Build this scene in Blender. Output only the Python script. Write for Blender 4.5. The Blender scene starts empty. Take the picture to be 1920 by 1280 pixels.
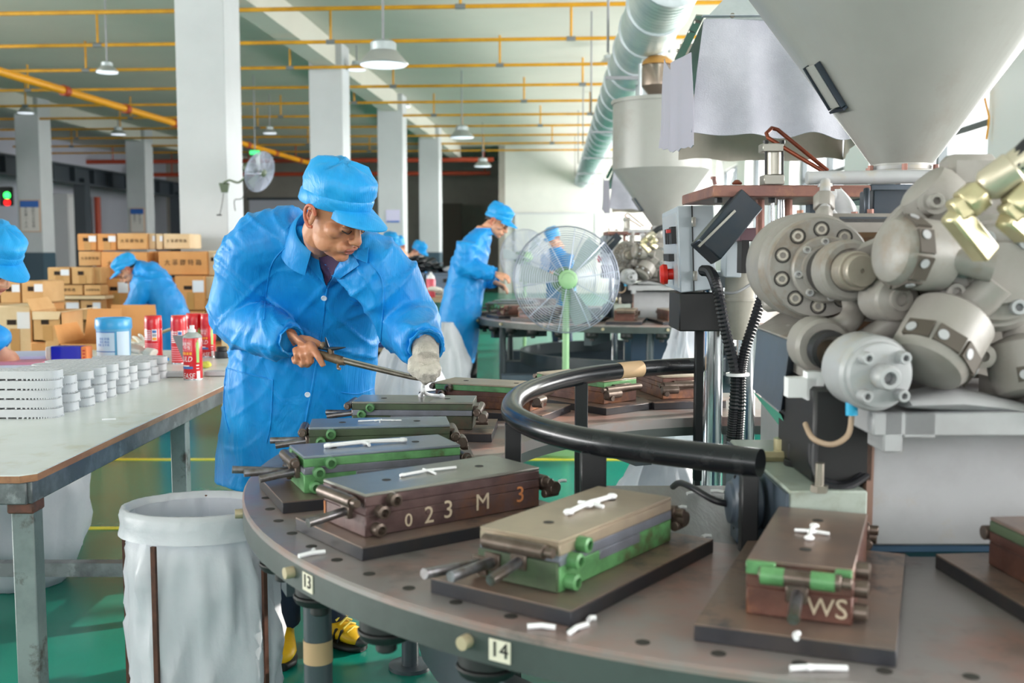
import bpy, bmesh, math, random
from mathutils import Vector, Matrix, noise
from mathutils.bvhtree import BVHTree
S = bpy.context.scene
COL = S.collection
random.seed(7)
PI = math.pi

# ---------------------------------------------------------------- camera, sky, lights, exposure
CAMH = 1.34
PITCH = math.atan(0.085)
cd = bpy.data.cameras.new('camera'); cam = bpy.data.objects.new('camera', cd); COL.objects.link(cam)
cam.location = (0, 0, CAMH); cam.rotation_euler = (PI/2 - PITCH, 0, 0)
cd.sensor_width = 36; cd.lens = 2000/1920*36; cd.clip_end = 200; cd.clip_start = 0.05
cd.dof.use_dof = True; cd.dof.focus_distance = 3.05; cd.dof.aperture_fstop = 4.0
S.camera = cam
w = bpy.data.worlds.new('sky'); S.world = w; w.use_nodes = True
bg = w.node_tree.nodes['Background']; bg.inputs[0].default_value = (0.93, 0.97, 1.0, 1); bg.inputs[1].default_value = 1.5
S.view_settings.view_transform = 'Standard'; S.view_settings.look = 'None'; S.view_settings.gamma = 1.0
S.view_settings.use_curve_mapping = False
S.view_settings.exposure = 0.36
S.cycles.use_denoising = True
S.cycles.max_bounces = 8; S.cycles.diffuse_bounces = 5; S.cycles.glossy_bounces = 4
S.cycles.caustics_reflective = False; S.cycles.caustics_refractive = False
S.cycles.sample_clamp_indirect = 6.0

def area(name, loc, target, sx, sy, power, col=(1, 1, 1)):
    l = bpy.data.lights.new(name, 'AREA'); l.shape = 'RECTANGLE'; l.size = sx; l.size_y = sy; l.energy = power; l.color = col
    o = bpy.data.objects.new(name, l); COL.objects.link(o); o.location = loc
    d = Vector(target) - Vector(loc); o.rotation_euler = d.to_track_quat('-Z', 'Y').to_euler()
    return o
# daylight of the long window wall on the right, then two added unseen fills, behind the photographer and at the far left
area('window_daylight', (5.9, 14, 2.3), (-10, 14, 8.0), 44, 2.6, 4600, (1, .975, .94))
area('window_daylight', (-4.0, -3.7, 2.3), (-2.2, 9, 4.0), 9, 2.0, 150, (1, .96, .92))
area('window_daylight', (-15.6, 12, 2.2), (0, 14, 8.5), 26, 2.6, 3200, (1, .975, .94))
sun = bpy.data.lights.new('sun', 'SUN'); sun.energy = 5.0; sun.angle = math.radians(1.0); sun.color = (1, .93, .82)
so = bpy.data.objects.new('sun', sun); COL.objects.link(so); so.location = (20, 16, 12)
so.rotation_euler = Vector((-1, -.45, -.50)).to_track_quat('-Z', 'Y').to_euler()

# ---------------------------------------------------------------- helpers
_c, _s = math.cos(PITCH), math.sin(PITCH)
def ray(px, py):
    u, v = (px-960)/2000, (py-640)/2000
    return Vector((u, _c - v*_s, -_s - v*_c))
def at(px, py, Y):                       # the point at depth Y seen in that direction
    d = ray(px, py); return Vector((0, 0, CAMH)) + d*(Y/d.y)
def onh(px, py, h):                      # the point at height h seen in that direction
    d = ray(px, py); return Vector((0, 0, CAMH)) + d*((h-CAMH)/d.z)
YAW = math.radians(4.0)
def bl(u, v, h=0.0):                     # building axes: u across the hall, v along it
    return Vector((u*math.cos(YAW)+v*math.sin(YAW), -u*math.sin(YAW)+v*math.cos(YAW), h))
RB = Matrix.Rotation(-YAW, 3, 'Z')

def lin(h):
    if isinstance(h, str):
        c = [int(h[i:i+2], 16)/255 for i in (1, 3, 5)]
    else: c = h
    return tuple(x/12.92 if x <= .04045 else ((x+.055)/1.055)**2.4 for x in c) + (1,)

def mat(name, col, rough=.6, metal=0., col2=None, scale=8., bump=0., bscale=60., emit=None, estr=1., spec=.5, trans=0., stretch=(1, 1, 1), lo=.4, hi=.65, coat=0., col3=None, scale3=3., alpha=None):
    m = bpy.data.materials.new(name); m.use_nodes = True
    nt = m.node_tree; b = nt.nodes['Principled BSDF']
    b.inputs['Base Color'].default_value = lin(col); b.inputs['Roughness'].default_value = rough; b.inputs['Metallic'].default_value = metal
    b.inputs['Specular IOR Level'].default_value = spec; b.inputs['Transmission Weight'].default_value = trans
    b.inputs['Coat Weight'].default_value = coat
    if alpha is not None: b.inputs['Alpha'].default_value = alpha
    if emit: b.inputs['Emission Color'].default_value = lin(emit); b.inputs['Emission Strength'].default_value = estr
    N = nt.nodes.new; L = nt.links.new
    if col2 or bump:
        tc = N('ShaderNodeTexCoord'); mp = N('ShaderNodeMapping'); mp.inputs['Scale'].default_value = stretch
        L(tc.outputs['Object'], mp.inputs[0])
    src = None
    if col2:
        n = N('ShaderNodeTexNoise'); n.inputs['Scale'].default_value = scale; n.inputs['Detail'].default_value = 6; n.inputs['Roughness'].default_value = .65
        L(mp.outputs[0], n.inputs['Vector'])
        r = N('ShaderNodeMapRange'); r.inputs[1].default_value = lo; r.inputs[2].default_value = hi; L(n.outputs[0], r.inputs[0])
        x = N('ShaderNodeMix'); x.data_type = 'RGBA'; x.inputs[6].default_value = lin(col); x.inputs[7].default_value = lin(col2)
        L(r.outputs[0], x.inputs[0]); src = x.outputs[2]
        if col3:
            n3 = N('ShaderNodeTexNoise'); n3.inputs['Scale'].default_value = scale3; n3.inputs['Detail'].default_value = 7; n3.inputs['Roughness'].default_value = .7
            L(mp.outputs[0], n3.inputs['Vector'])
            r3 = N('ShaderNodeMapRange'); r3.inputs[1].default_value = .55; r3.inputs[2].default_value = .68; L(n3.outputs[0], r3.inputs[0])
            x3 = N('ShaderNodeMix'); x3.data_type = 'RGBA'; x3.inputs[7].default_value = lin(col3)
            L(src, x3.inputs[6]); L(r3.outputs[0], x3.inputs[0]); src = x3.outputs[2]
        L(src, b.inputs['Base Color'])
    if bump:
        n2 = N('ShaderNodeTexNoise'); n2.inputs['Scale'].default_value = bscale; n2.inputs['Detail'].default_value = 5
        L(mp.outputs[0], n2.inputs['Vector'])
        bp = N('ShaderNodeBump'); bp.inputs['Strength'].default_value = bump; bp.inputs['Distance'].default_value = .01
        L(n2.outputs[0], bp.inputs['Height']); L(bp.outputs[0], b.inputs['Normal'])
    return m

def basis(d, up=(0, 0, 1)):              # right-handed x, y perpendicular to z = d
    d = Vector(d).normalized(); up = Vector(up)
    if abs(d.dot(up)) > .98: up = Vector((0, 1, 0)) if abs(d.y) < .9 else Vector((1, 0, 0))
    x = up.cross(d).normalized(); y = d.cross(x)
    return x, y, d
def rot(z=0., x=0., y=0.):
    return Matrix.Rotation(z, 3, 'Z') @ Matrix.Rotation(y, 3, 'Y') @ Matrix.Rotation(x, 3, 'X')

class MB:
    def __init__(s, M=None): s.v = []; s.f = []; s.M = M
    def add(s, vs, fs):
        o = len(s.v)
        s.v += [(s.M @ Vector(p)) if s.M else Vector(p) for p in vs]; s.f += [tuple(i+o for i in f) for f in fs]; return s
    def box(s, c, size, R=None):
        c = Vector(c); h = Vector(size)/2; vs = []
        for z in (-1, 1):
            for y in (-1, 1):
                for x in (-1, 1):
                    p = Vector((x*h.x, y*h.y, z*h.z)); vs.append(c + (R @ p if R else p))
        return s.add(vs, [(0, 2, 3, 1), (4, 5, 7, 6), (0, 1, 5, 4), (2, 6, 7, 3), (0, 4, 6, 2), (1, 3, 7, 5)])
    def bar(s, p0, p1, wx, wy, up=(0, 0, 1)):
        p0, p1 = Vector(p0), Vector(p1); x, y, d = basis(p1-p0, up)
        vs = [p + x*(a*wx/2) + y*(b*wy/2) for p in (p0, p1) for a, b in ((-1, -1), (1, -1), (1, 1), (-1, 1))]
        return s.add(vs, [(3, 2, 1, 0), (4, 5, 6, 7), (0, 1, 5, 4), (1, 2, 6, 5), (2, 3, 7, 6), (3, 0, 4, 7)])
    def cyl(s, p0, p1, r0, r1=None, n=16, caps=True):
        r1 = r0 if r1 is None else r1
        p0, p1 = Vector(p0), Vector(p1); x, y, d = basis(p1-p0); vs = []
        for p, r in ((p0, r0), (p1, r1)):
            vs += [p + x*(r*math.cos(2*PI*i/n)) + y*(r*math.sin(2*PI*i/n)) for i in range(n)]
        fs = [(i, (i+1) % n, n+(i+1) % n, n+i) for i in range(n)]
        if caps: fs += [tuple(range(n-1, -1, -1)), tuple(range(n, 2*n))]
        return s.add(vs, fs)
    def lathe(s, c, axis, prof, n=24, up=(0, 0, 1), caps=True):      # prof: (radius, distance along axis)
        c = Vector(c); x, y, d = basis(axis, up); vs = []; fs = []
        k = len(prof)
        for r, z in prof:
            r = max(r, 1e-5)
            vs += [c + d*z + x*(r*math.cos(2*PI*i/n)) + y*(r*math.sin(2*PI*i/n)) for i in range(n)]
        for j in range(k-1):
            fs += [(j*n+i, j*n+(i+1) % n, (j+1)*n+(i+1) % n, (j+1)*n+i) for i in range(n)]
        if caps and prof[0][0] > 1e-4 and prof[0] != prof[-1]: fs.append(tuple(range(n-1, -1, -1)))
        if caps and prof[-1][0] > 1e-4 and prof[0] != prof[-1]: fs.append(tuple(range((k-1)*n, k*n)))
        return s.add(vs, fs)
    def tube(s, pts, r, n=8, closed=False):
        pts = [Vector(p) for p in pts]; k = len(pts); vs = []; fs = []; px = None
        rr = r if isinstance(r, (list, tuple)) else [r]*k
        for i, p in enumerate(pts):
            a = pts[(i-1) % k] if (closed or i) else p; b = pts[(i+1) % k] if (closed or i < k-1) else p
            d = (b-a).normalized()
            if px is None: x, y, _ = basis(d)
            else:
                x = (px - d*px.dot(d)).normalized(); y = d.cross(x)
            px = x
            vs += [p + (x*math.cos(2*PI*j/n) + y*math.sin(2*PI*j/n))*rr[i] for j in range(n)]
        m = k if closed else k-1
        for i in range(m):
            a, b = i*n, ((i+1) % k)*n
            fs += [(a+j, a+(j+1) % n, b+(j+1) % n, b+j) for j in range(n)]
        if not closed: fs += [tuple(range(n-1, -1, -1)), tuple(range((k-1)*n, k*n))]
        return s.add(vs, fs)
    def prism(s, poly, o, ux, uy, depth):                 # 2-D outline in the plane (ux, uy), pushed along ux x uy
        o, ux, uy = Vector(o), Vector(ux).normalized(), Vector(uy).normalized(); nz = ux.cross(uy); n = len(poly)
        a = [o + ux*p[0] + uy*p[1] for p in poly]; b = [p + nz*depth for p in a]
        return s.add(a+b, [tuple(range(n-1, -1, -1)), tuple(range(n, 2*n))] + [(i, (i+1) % n, n+(i+1) % n, n+i) for i in range(n)])
    def ell(s, c, rad, R=None, n=12, m=8):
        c = Vector(c); vs = []; fs = []
        rad = Vector(rad) if not isinstance(rad, float) else Vector((rad, rad, rad))
        for j in range(1, m):
            t = PI*j/m
            for i in range(n):
                p = Vector((rad.x*math.sin(t)*math.cos(2*PI*i/n), rad.y*math.sin(t)*math.sin(2*PI*i/n), -rad.z*math.cos(t)))
                vs.append(c + (R @ p if R else p))
        zt = Vector((0, 0, rad.z)); 
        vs += [c - (R @ zt if R else zt), c + (R @ zt if R else zt)]
        for j in range(m-2):
            fs += [(j*n+i, j*n+(i+1) % n, (j+1)*n+(i+1) % n, (j+1)*n+i) for i in range(n)]
        b, t = len(vs)-2, len(vs)-1
        fs += [(b, (i+1) % n, i) for i in range(n)] + [(t, (m-2)*n+i, (m-2)*n+(i+1) % n) for i in range(n)]
        return s.add(vs, fs)
    def loft(s, rings, n=20, caps=True, p=2.0):           # ring: centre, half axis A, half axis B
        vs = []; fs = []
        for c, A, B in rings:
            c, A, B = Vector(c), Vector(A), Vector(B)
            for i in range(n):
                t = 2*PI*i/n; ct, st = math.cos(t), math.sin(t)
                e = 2/p
                vs.append(c + A*(abs(ct)**e*(1 if ct >= 0 else -1)) + B*(abs(st)**e*(1 if st >= 0 else -1)))
        k = len(rings)
        for j in range(k-1):
            fs += [(j*n+i, j*n+(i+1) % n, (j+1)*n+(i+1) % n, (j+1)*n+i) for i in range(n)]
        if caps: fs += [tuple(range(n-1, -1, -1)), tuple(range((k-1)*n, k*n))]
        return s.add(vs, fs)
    def mesh(s, name, bev=0., ang=38., seg=1, smooth=True):
        me = bpy.data.meshes.new(name); me.from_pydata([tuple(v) for v in s.v], [], s.f)
        bm = bmesh.new(); bm.from_mesh(me); bmesh.ops.recalc_face_normals(bm, faces=bm.faces)
        if bev:
            es = [e for e in bm.edges if len(e.link_faces) == 2 and e.calc_face_angle(0) > math.radians(40)]
            bmesh.ops.bevel(bm, geom=es, offset=bev, segments=seg, profile=.6, affect='EDGES', clamp_overlap=True)
        if smooth:
            a = math.radians(ang)
            for f in bm.faces: f.smooth = True
            for e in bm.edges:
                if len(e.link_faces) == 2: e.smooth = e.calc_face_angle(0) < a
        bm.to_mesh(me); bm.free(); return me
    def build(s, name, m, parent=None, **k):
        me = s.mesh(name, **k); return put(name, me, m, parent)

def part(mb, name, m, t, **k):             # shapes given in world space, stored relative to their thing
    me = mb.mesh(name, **k); me.transform(TI(t)); return put(name, me, m, t)
def TI(t):
    M = Matrix.Identity(4)
    while t:
        M = Matrix.Translation(t.location) @ Matrix.Rotation(t.rotation_euler.z, 4, 'Z') @ M; t = t.parent
    return M.inverted()
def hexa(c):                                # solid through eight corners: four below, four above
    return MB().add(c, [(3, 2, 1, 0), (4, 5, 6, 7), (0, 1, 5, 4), (1, 2, 6, 5), (2, 3, 7, 6), (3, 0, 4, 7)])
def put(name, me, m, parent=None):
    if m: me.materials.append(m)
    o = bpy.data.objects.new(name, me); COL.objects.link(o)
    if parent: o.parent = parent; o.matrix_parent_inverse = Matrix.Identity(4)
    return o
def tag(o, label=None, cat=None, group=None, kind=None):
    if label: o['label'] = label
    if cat: o['category'] = cat
    if group: o['group'] = group
    if kind: o['kind'] = kind
    return o
def thing(name, label, cat, loc=(0, 0, 0), rz=0., group=None):
    o = bpy.data.objects.new(name, None); COL.objects.link(o); o.location = loc; o.rotation_euler = (0, 0, rz); o.empty_display_size = .1
    return tag(o, label, cat, group)
def struct(o): o['kind'] = 'structure'; return o
def copy_tree(o, parent=None):
    c = o.copy(); COL.objects.link(c); c.parent = parent
    for ch in o.children: copy_tree(ch, c)
    return c
def dup(o, loc, rz=None, label=None, group=None):
    c = copy_tree(o); c.location = loc
    if rz is not None: c.rotation_euler = (0, 0, rz)
    if label: c['label'] = label
    if group: c['group'] = group
    return c
def text_mesh(body, size, depth=.0008, shear=0., align='CENTER', sx=1.):
    cu = bpy.data.curves.new('t', 'FONT'); cu.body = body; cu.size = size; cu.extrude = depth; cu.align_x = align; cu.align_y = 'CENTER'; cu.shear = shear; cu.resolution_u = 3
    o = bpy.data.objects.new('t', cu); COL.objects.link(o)
    bpy.context.view_layer.update()
    me = bpy.data.meshes.new_from_object(o.evaluated_get(bpy.context.evaluated_depsgraph_get()))
    bpy.data.objects.remove(o); bpy.data.curves.remove(cu)
    me.materials.clear()
    if sx != 1.:
        for v in me.vertices: v.co.x *= sx
    return me
def place_text(body, size, m, o, ux, uy, parent=None, name='lettering', inv=None, **k):
    me = text_mesh(body, size, **k)
    ux, uy = Vector(ux).normalized(), Vector(uy).normalized(); nz = ux.cross(uy)
    T = Matrix((ux, uy, nz)).transposed().to_4x4(); T.translation = Vector(o)
    me.transform(T)
    return put(name, me, m, parent)
def remesh(mb, name, vox, it=3, fac=.5):
    me = bpy.data.meshes.new(name); me.from_pydata([tuple(v) for v in mb.v], [], mb.f)
    bm = bmesh.new(); bm.from_mesh(me); bmesh.ops.recalc_face_normals(bm, faces=bm.faces); bm.to_mesh(me); bm.free()
    o = bpy.data.objects.new(name, me); COL.objects.link(o)
    r = o.modifiers.new('r', 'REMESH'); r.mode = 'VOXEL'; r.voxel_size = vox
    if it: q = o.modifiers.new('s', 'SMOOTH'); q.iterations = it; q.factor = fac
    bpy.context.view_layer.update()
    out = bpy.data.meshes.new_from_object(o.evaluated_get(bpy.context.evaluated_depsgraph_get()))
    bpy.data.objects.remove(o); bpy.data.meshes.remove(me)
    for p in out.polygons: p.use_smooth = True
    out.name = name
    return out
def bez(pts, n=10):                      # smooth path through the points
    pts = [Vector(p) for p in pts]; out = []
    for i in range(len(pts)-1):
        a, b = pts[i], pts[i+1]; p0 = pts[i-1] if i else a; p3 = pts[i+2] if i+2 < len(pts) else b
        for j in range(n):
            t = j/n
            out.append(.5*((2*a) + (b-p0)*t + (2*p0-5*a+4*b-p3)*t*t + (3*a-p0-3*b+p3)*t**3))
    return out + [pts[-1]]

# ---------------------------------------------------------------- materials
M_wall = mat('wall_paint', '#dcdcd6', .8, col2='#d2d3ce', scale=.6)
M_ceil = mat('ceiling_paint', '#cfccc2', .85, col2='#c6c4ba', scale=.4)
M_col = mat('column_paint', '#c4c7cb', .7, col2='#bcbfc3', scale=.8)
M_dado = mat('dark_blue_paint', '#2a4656', .5)
M_steel_dark = mat('dark_steel_paint', '#343c44', .5)
M_yel = mat('yellow_pipe_paint', '#d39a1e', .45, col2='#bd861a', scale=3)
M_org = mat('orange_pipe_paint', '#f0a418', .4)
M_redp = mat('red_pipe_paint', '#b24428', .5)
M_line = mat('floor_line_paint', '#e0d840', .4)
M_black = mat('black_plastic', '#17181a', .5)
M_white = mat('white_plastic', '#e9eaec', .45)
M_chrome = mat('chrome', '#c9ced2', .16, 1.)
M_galv = mat('galvanised_steel', '#c3cbd0', .35, .5, col2='#b3bdc2', scale=9)

# ---------------------------------------------------------------- the hall
def floor_mat():
    m = mat('green_epoxy', '#0f7f6d', .26, col2='#0b6354', scale=.35, bump=.02, bscale=3., lo=.3, hi=.7)
    m.node_tree.nodes['Principled BSDF'].inputs['Coat Weight'].default_value = .0
    m.node_tree.nodes['Principled BSDF'].inputs['Specular IOR Level'].default_value = .4
    return m
def slab(name, u0, u1, v0, v1, h0, h1, m):
    b = MB()
    ps = [bl(u, v, h) for h in (h0, h1) for u, v in ((u0, v0), (u1, v0), (u1, v1), (u0, v1))]
    b.add(ps, [(3, 2, 1, 0), (4, 5, 6, 7), (0, 1, 5, 4), (1, 2, 6, 5), (2, 3, 7, 6), (3, 0, 4, 7)])
    return struct(b.build(name, m, bev=0))
CEIL = 4.65
slab('floor', -17, 7, -4, 40, -.1, 0, floor_mat())
slab('ceiling', -17, 7, -4, 40, CEIL, CEIL+.15, M_ceil)
# back wall, lighter part behind the machines, darker opening part on the left
slab('wall_back', -2.6, 7, 34, 34.2, 0, CEIL, M_wall)
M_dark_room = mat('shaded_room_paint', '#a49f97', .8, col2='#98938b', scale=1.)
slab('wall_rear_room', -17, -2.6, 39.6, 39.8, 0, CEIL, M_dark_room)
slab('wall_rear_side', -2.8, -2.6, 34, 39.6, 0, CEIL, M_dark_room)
# far left wall of the steel-framed bay
M_bay = mat('bay_wall_paint', '#c2c5d2', .75)
slab('wall_left', -16.0, -15.85, 11, 40, 0, CEIL, M_bay)
slab('wall_left_sill', -16.0, -15.85, -4, 11, 0, 1.0, M_bay)
slab('wall_left_header', -16.0, -15.85, -4, 11, 3.6, CEIL, M_bay)
# right wall: piers, sill wall and header, with window openings between
M_pier = mat('pier_paint', '#d6d6d8', .75)
RW = 3.9
slab('wall_right', RW, RW+.2, -4, 34, 0, .95, M_pier)
slab('wall_right_header', RW, RW+.2, -4, 34, 3.6, CEIL, M_pier)
slab('wall_front', -16, 7, -4.1, -3.95, 0, 1.2, M_pier)
slab('wall_front_header', -16, 7, -4.1, -3.95, 3.2, CEIL, M_pier)
for u0, u1 in ((-16, -9.5), (1.0, 7)): slab('wall_front_pier', u0, u1, -4.1, -3.95, 1.2, 3.2, M_pier)
M_frame = mat('window_frame_paint', '#3f474b', .5)
M_rod_d = mat('dark_hook', '#444a4e', .5)
M_glass = mat('window_glass', '#ffffff', .02, trans=1., spec=.5)
for i in range(7):
    v0 = 3.9 + (i-1)*5.6
    slab('wall_right_pier', RW-.18, RW+.38, v0-.55, v0+.85, 0, CEIL, M_pier)
    a, b_ = v0+.9, v0+5.0
    wn = struct(thing('window_%d' % (i+1), None, None))
    fr = MB()
    for v in (a, (a+b_)/2, b_):
        fr.add([bl(u, v+dv, h) for h in (.95, 3.6) for u, dv in ((RW+.03, -.04), (RW+.13, -.04), (RW+.13, .04), (RW+.03, .04))], [(3, 2, 1, 0), (4, 5, 6, 7), (0, 1, 5, 4), (1, 2, 6, 5), (2, 3, 7, 6), (3, 0, 4, 7)])
    for h in (.98, 2.6, 3.57):
        fr.add([bl(u, v, h+dh) for dh in (-.035, .035) for u, v in ((RW+.03, a), (RW+.13, a), (RW+.13, b_), (RW+.03, b_))], [(3, 2, 1, 0), (4, 5, 6, 7), (0, 1, 5, 4), (1, 2, 6, 5), (2, 3, 7, 6), (3, 0, 4, 7)])
    fr.build('window_frame', M_frame, wn)

t = thing('yellow_cable', 'loose yellow cable hanging on the dark window post at the right', 'cable', at(1845, 240, 10.0))
part(MB().tube(bez([at(1842, 150, 10.0), at(1834, 190, 9.95), at(1828, 198, 9.95), at(1841, 172, 9.95), at(1851, 205, 9.95), at(1854, 225, 9.95), at(1849, 262, 9.95)], 6), .010, 6), 'cable', M_org, t)
part(MB().cyl(at(1847, 152, 10.05), at(1875, 146, 10.2), .012, n=6), 'hook', M_rod_d, t)
# columns
def column(u, v, label):
    t = struct(thing('column', None, None))
    b = MB(); b.box(bl(u, v, (1.3+CEIL)/2), (.54, .54, CEIL-1.3), RB); b.build('shaft', M_col, t, bev=.01)
    b = MB(); b.box(bl(u, v, .65), (.548, .548, 1.3), RB); b.build('dado', M_dado, t)
    return t
for v in (11.74, 17.34, 22.94, 28.54): column(-4.18, v, '')
for v in (17.34, 22.94, 28.54): column(-12.15, v, '')
for u in (-4.18, -12.15):
    slab('ceiling_beam', u-.17, u+.17, 0, 34 if u > -5 else 39.5, 4.28, CEIL, M_ceil)
# steel crane frame along the left bay
t = struct(thing('steel_frame', None, None))
for v in (16.6, 20.3, 27.1, 33.5):
    MB().box(bl(-13.1, v, 1.6), (.3, .3, 3.2), RB).build('post', M_steel_dark, t)
g = MB()
g.box(bl(-13.1, 25, 3.48), (.3, 24, .05), RB); g.box(bl(-13.1, 25, 3.06), (.3, 24, .05), RB); g.box(bl(-13.1, 25, 3.27), (.03, 24, .4), RB)
g.build('girder', M_steel_dark, t)
for i in range(22): MB().box(bl(-13.02, 13.5+1.08*i, 3.27), (.14, .03, .38), RB).build('stiffener', M_steel_dark, t)
# yellow floor lines
struct(MB().box((-1.6, 6.78, .002), (6.5, .06, .004)).build('floor_marking', M_line))
struct(MB().box((-1.9, 5.07, .002), (3.5, .045, .004)).build('floor_marking', M_line))
struct(MB().box((-6.4, 8.2, .002), (.06, 9, .004)).build('floor_marking', M_line))

# yellow sprinkler pipes across the ceiling, 2 m apart
ORD = ['first', 'second', 'third', 'fourth', 'fifth', 'sixth', 'seventh', 'eighth', 'ninth', 'tenth', 'eleventh', 'twelfth', 'thirteenth', 'fourteenth', 'fifteenth', 'sixteenth']
for i in range(10):
    v = 12.75 + 2*i
    t = thing('yellow_ceiling_pipe', 'thin yellow pipe crossing under the ceiling, %s row from the camera' % ORD[i], 'pipe', bl(-5.5, v, 4.2), group='yellow pipes under the ceiling')
    MB().cyl(bl(-10.3, 0, 0), bl(9.1, 0, 0), .026, n=8).build('pipe', M_yel, t)
    for k in range(6):
        u = -9.2 + 3.3*k + (i*1.27 % 2.4)
        if u > 9: continue
        MB().cyl(bl(u, 0, 0), bl(u, 0, CEIL-4.2), .018, n=8).build('hanger', M_yel, t)
        MB().cyl(bl(u-.06, 0, 0), bl(u+.06, 0, 0), .034, n=8).build('coupling', mat('clamp_grey', '#777a7c', .5) if (i, k) == (0, 0) else bpy.data.materials['clamp_grey'], t)
# the thick orange-yellow main along the hall with red couplings
t = thing('yellow_main_pipe', 'thick orange yellow pipe with red couplings running away under the ceiling', 'pipe', bl(-8.45, 13, 3.9))
MB().cyl(bl(0, 0, 0), bl(.35, 20, 0), .065, n=12).build('pipe', M_org, t)
for k in range(9):
    q = bl(.35*(k*2.2+1.6)/20, k*2.2+1.6, 0); e = bl(.35*(k*2.2+1.75)/20, k*2.2+1.75, 0)
    MB().cyl(q, e, .085, n=12).build('coupling', M_redp, t)
for (v, h, u0, u1, lab) in ((33.2, 4.15, -16, -2.9, 'red fire pipe crossing under the ceiling in front of the rear room'), (35.5, 3.9, -15, -3.2, 'dull red pipe low under the ceiling of the rear room')):
    t = thing('red_fire_pipe', lab, 'pipe', bl((u0+u1)/2, v, h))
    L_ = (u1-u0)/2
    MB().cyl(bl(-L_, 0, 0), bl(L_, 0, 0), .07, n=10).build('pipe', M_redp, t)
    for k in range(5): MB().cyl(bl(-L_+1+k*L_*.45, 0, 0), bl(-L_+1+k*L_*.45, 0, CEIL-h), .02, n=6).build('hanger', M_redp, t)
t = thing('red_standpipe', 'red vertical pipe against the left bay wall', 'pipe', bl(-15.6, 33.3, 0))
MB().cyl((0, 0, 0), (0, 0, 3.05), .1, n=10).build('pipe', M_redp, t)
MB().cyl((0, 0, 1.2), (0, 0, 1.35), .13, n=10).build('coupling', M_redp, t)

# hanging lamps
M_lamp = mat('lamp_shade_grey', '#b9bbba', .35, .5)
M_lampw = mat('lamp_diffuser', '#f2f6ff', .3, emit='#eef4ff', estr=.8)
M_rod = mat('lamp_rod', '#8b8d92', .5)
def lamp(name, px, py, Y, dia, lab):
    p = at(px, py, Y); t = thing(name, lab, 'lamp', p, group='hanging high bay lamps')
    r = dia/2
    MB().lathe((0, 0, 0), (0, 0, 1), [(r*.97, .0), (r, .012), (r*.97, .02), (r*.55, r*.55), (r*.5, r*.57)], 28).build('shade', M_lamp, t)
    MB().lathe((0, 0, 0), (0, 0, 1), [(0, -.006), (r*.9, -.006), (r*.95, .002)], 28).build('diffuser', M_lampw, t)
    MB().lathe((0, 0, 0), (0, 0, 1), [(r*.52, r*.56), (r*.52, r*.86), (r*.4, r*.95), (r*.12, r*1.0)], 20).build('housing', M_galv, t)
    MB().cyl((0, 0, r*.95), (0, 0, CEIL-p.z), .012, n=8).build('rod', M_rod, t)
lamp('high_bay_lamp', 719, 122, 10.0, .46, 'largest hanging grey high bay lamp, in front of the pale ceiling')
lamp('high_bay_lamp', 866, 258, 20, .46, 'grey high bay lamp hanging lower, right of the large lamp')
lamp('high_bay_lamp', 905, 312, 28, .46, 'small far high bay lamp hanging in front of the back wall')
lamp('high_bay_lamp', 201, 136, 13.6, .28, 'small bright lamp hanging left of the nearest column')
lamp('high_bay_lamp', 527, 7, 15.5, .42, 'lamp cut by the top edge, right of the nearest column')
lamp('high_bay_lamp', 669, 131, 17.6, .3, 'lamp partly hidden behind the largest hanging lamp')
lamp('high_bay_lamp', 1141, 120, 17.5, .3, 'lamp hanging beside the silver air duct')
lamp('high_bay_lamp', 755, 200, 24, .36, 'faint lamp hanging before the third column of the row')
lamp('high_bay_lamp', 506, 250, 23, .3, 'small lamp hanging between the two nearest columns')
lamp('high_bay_lamp', 222, 252, 25, .36, 'far lamp hanging beneath the thick yellow pipe')
lamp('high_bay_lamp', 48, 212, 22, .34, 'far lamp hanging at the left edge under the pipes')

# signal lamp, signs on the columns, board on the rear wall
M_paper = mat('poster_paper', '#d9d3cf', .7); M_blue = mat('poster_blue', '#2a63b4', .6); M_ink = mat('ink_dark', '#3a3a3f', .7); M_pink = mat('poster_red', '#c8365e', .7); M_tan = mat('poster_frame', '#c9a184', .6)
def poster(p, w_, h_, n, lab, rows, text):
    t = thing('notice', lab, 'sign', p, -YAW)
    MB().box((0, 0, 0), (w_+.04, .02, h_+.04)).build('frame', M_tan, t)
    MB().box((0, -.014, 0), (w_, .012, h_)).build('sheet', M_paper, t)
    MB().box((0, -.024, h_/2-.07), (w_, .01, .14)).build('header', M_blue, t)
    for k, tx in enumerate(text):
        for j, ch in enumerate(tx):
            place_text(ch, h_/8.2, M_ink, ((k-.5*(len(text)-1))*w_*.4, -.023, h_*.28-j*h_/8), (1, 0, 0), (0, 0, 1), t, name='character')
e = bl(-12.15, 22.94, 0)
poster(bl(-12.13, 22.94-.29, at(80, 405, 23.5).z), .42, .66, 2, 'framed notice with blue header on the left column', 6, ['安全第一人人', '预防为主有责'])
poster(bl(-12.13, 28.54-.29, at(277, 413, 29).z), .36, .62, 2, 'framed notice with blue header on the farther left column', 6, ['品质第一', '客户至上'])
p = bl(-4.18+.05, 22.94-.285, at(733, 405, 23).z)
t = thing('paper_notice', 'small white notice with a blue stripe on the third column', 'sign', p, -YAW)
MB().box((0, 0, .0), (.3, .01, .26)).build('sheet', mat('lilac_paper', '#cfcbe8', .7), t)
MB().box((0, -.008, -.12), (.28, .008, .035)).build('stripe', M_blue, t)
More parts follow.
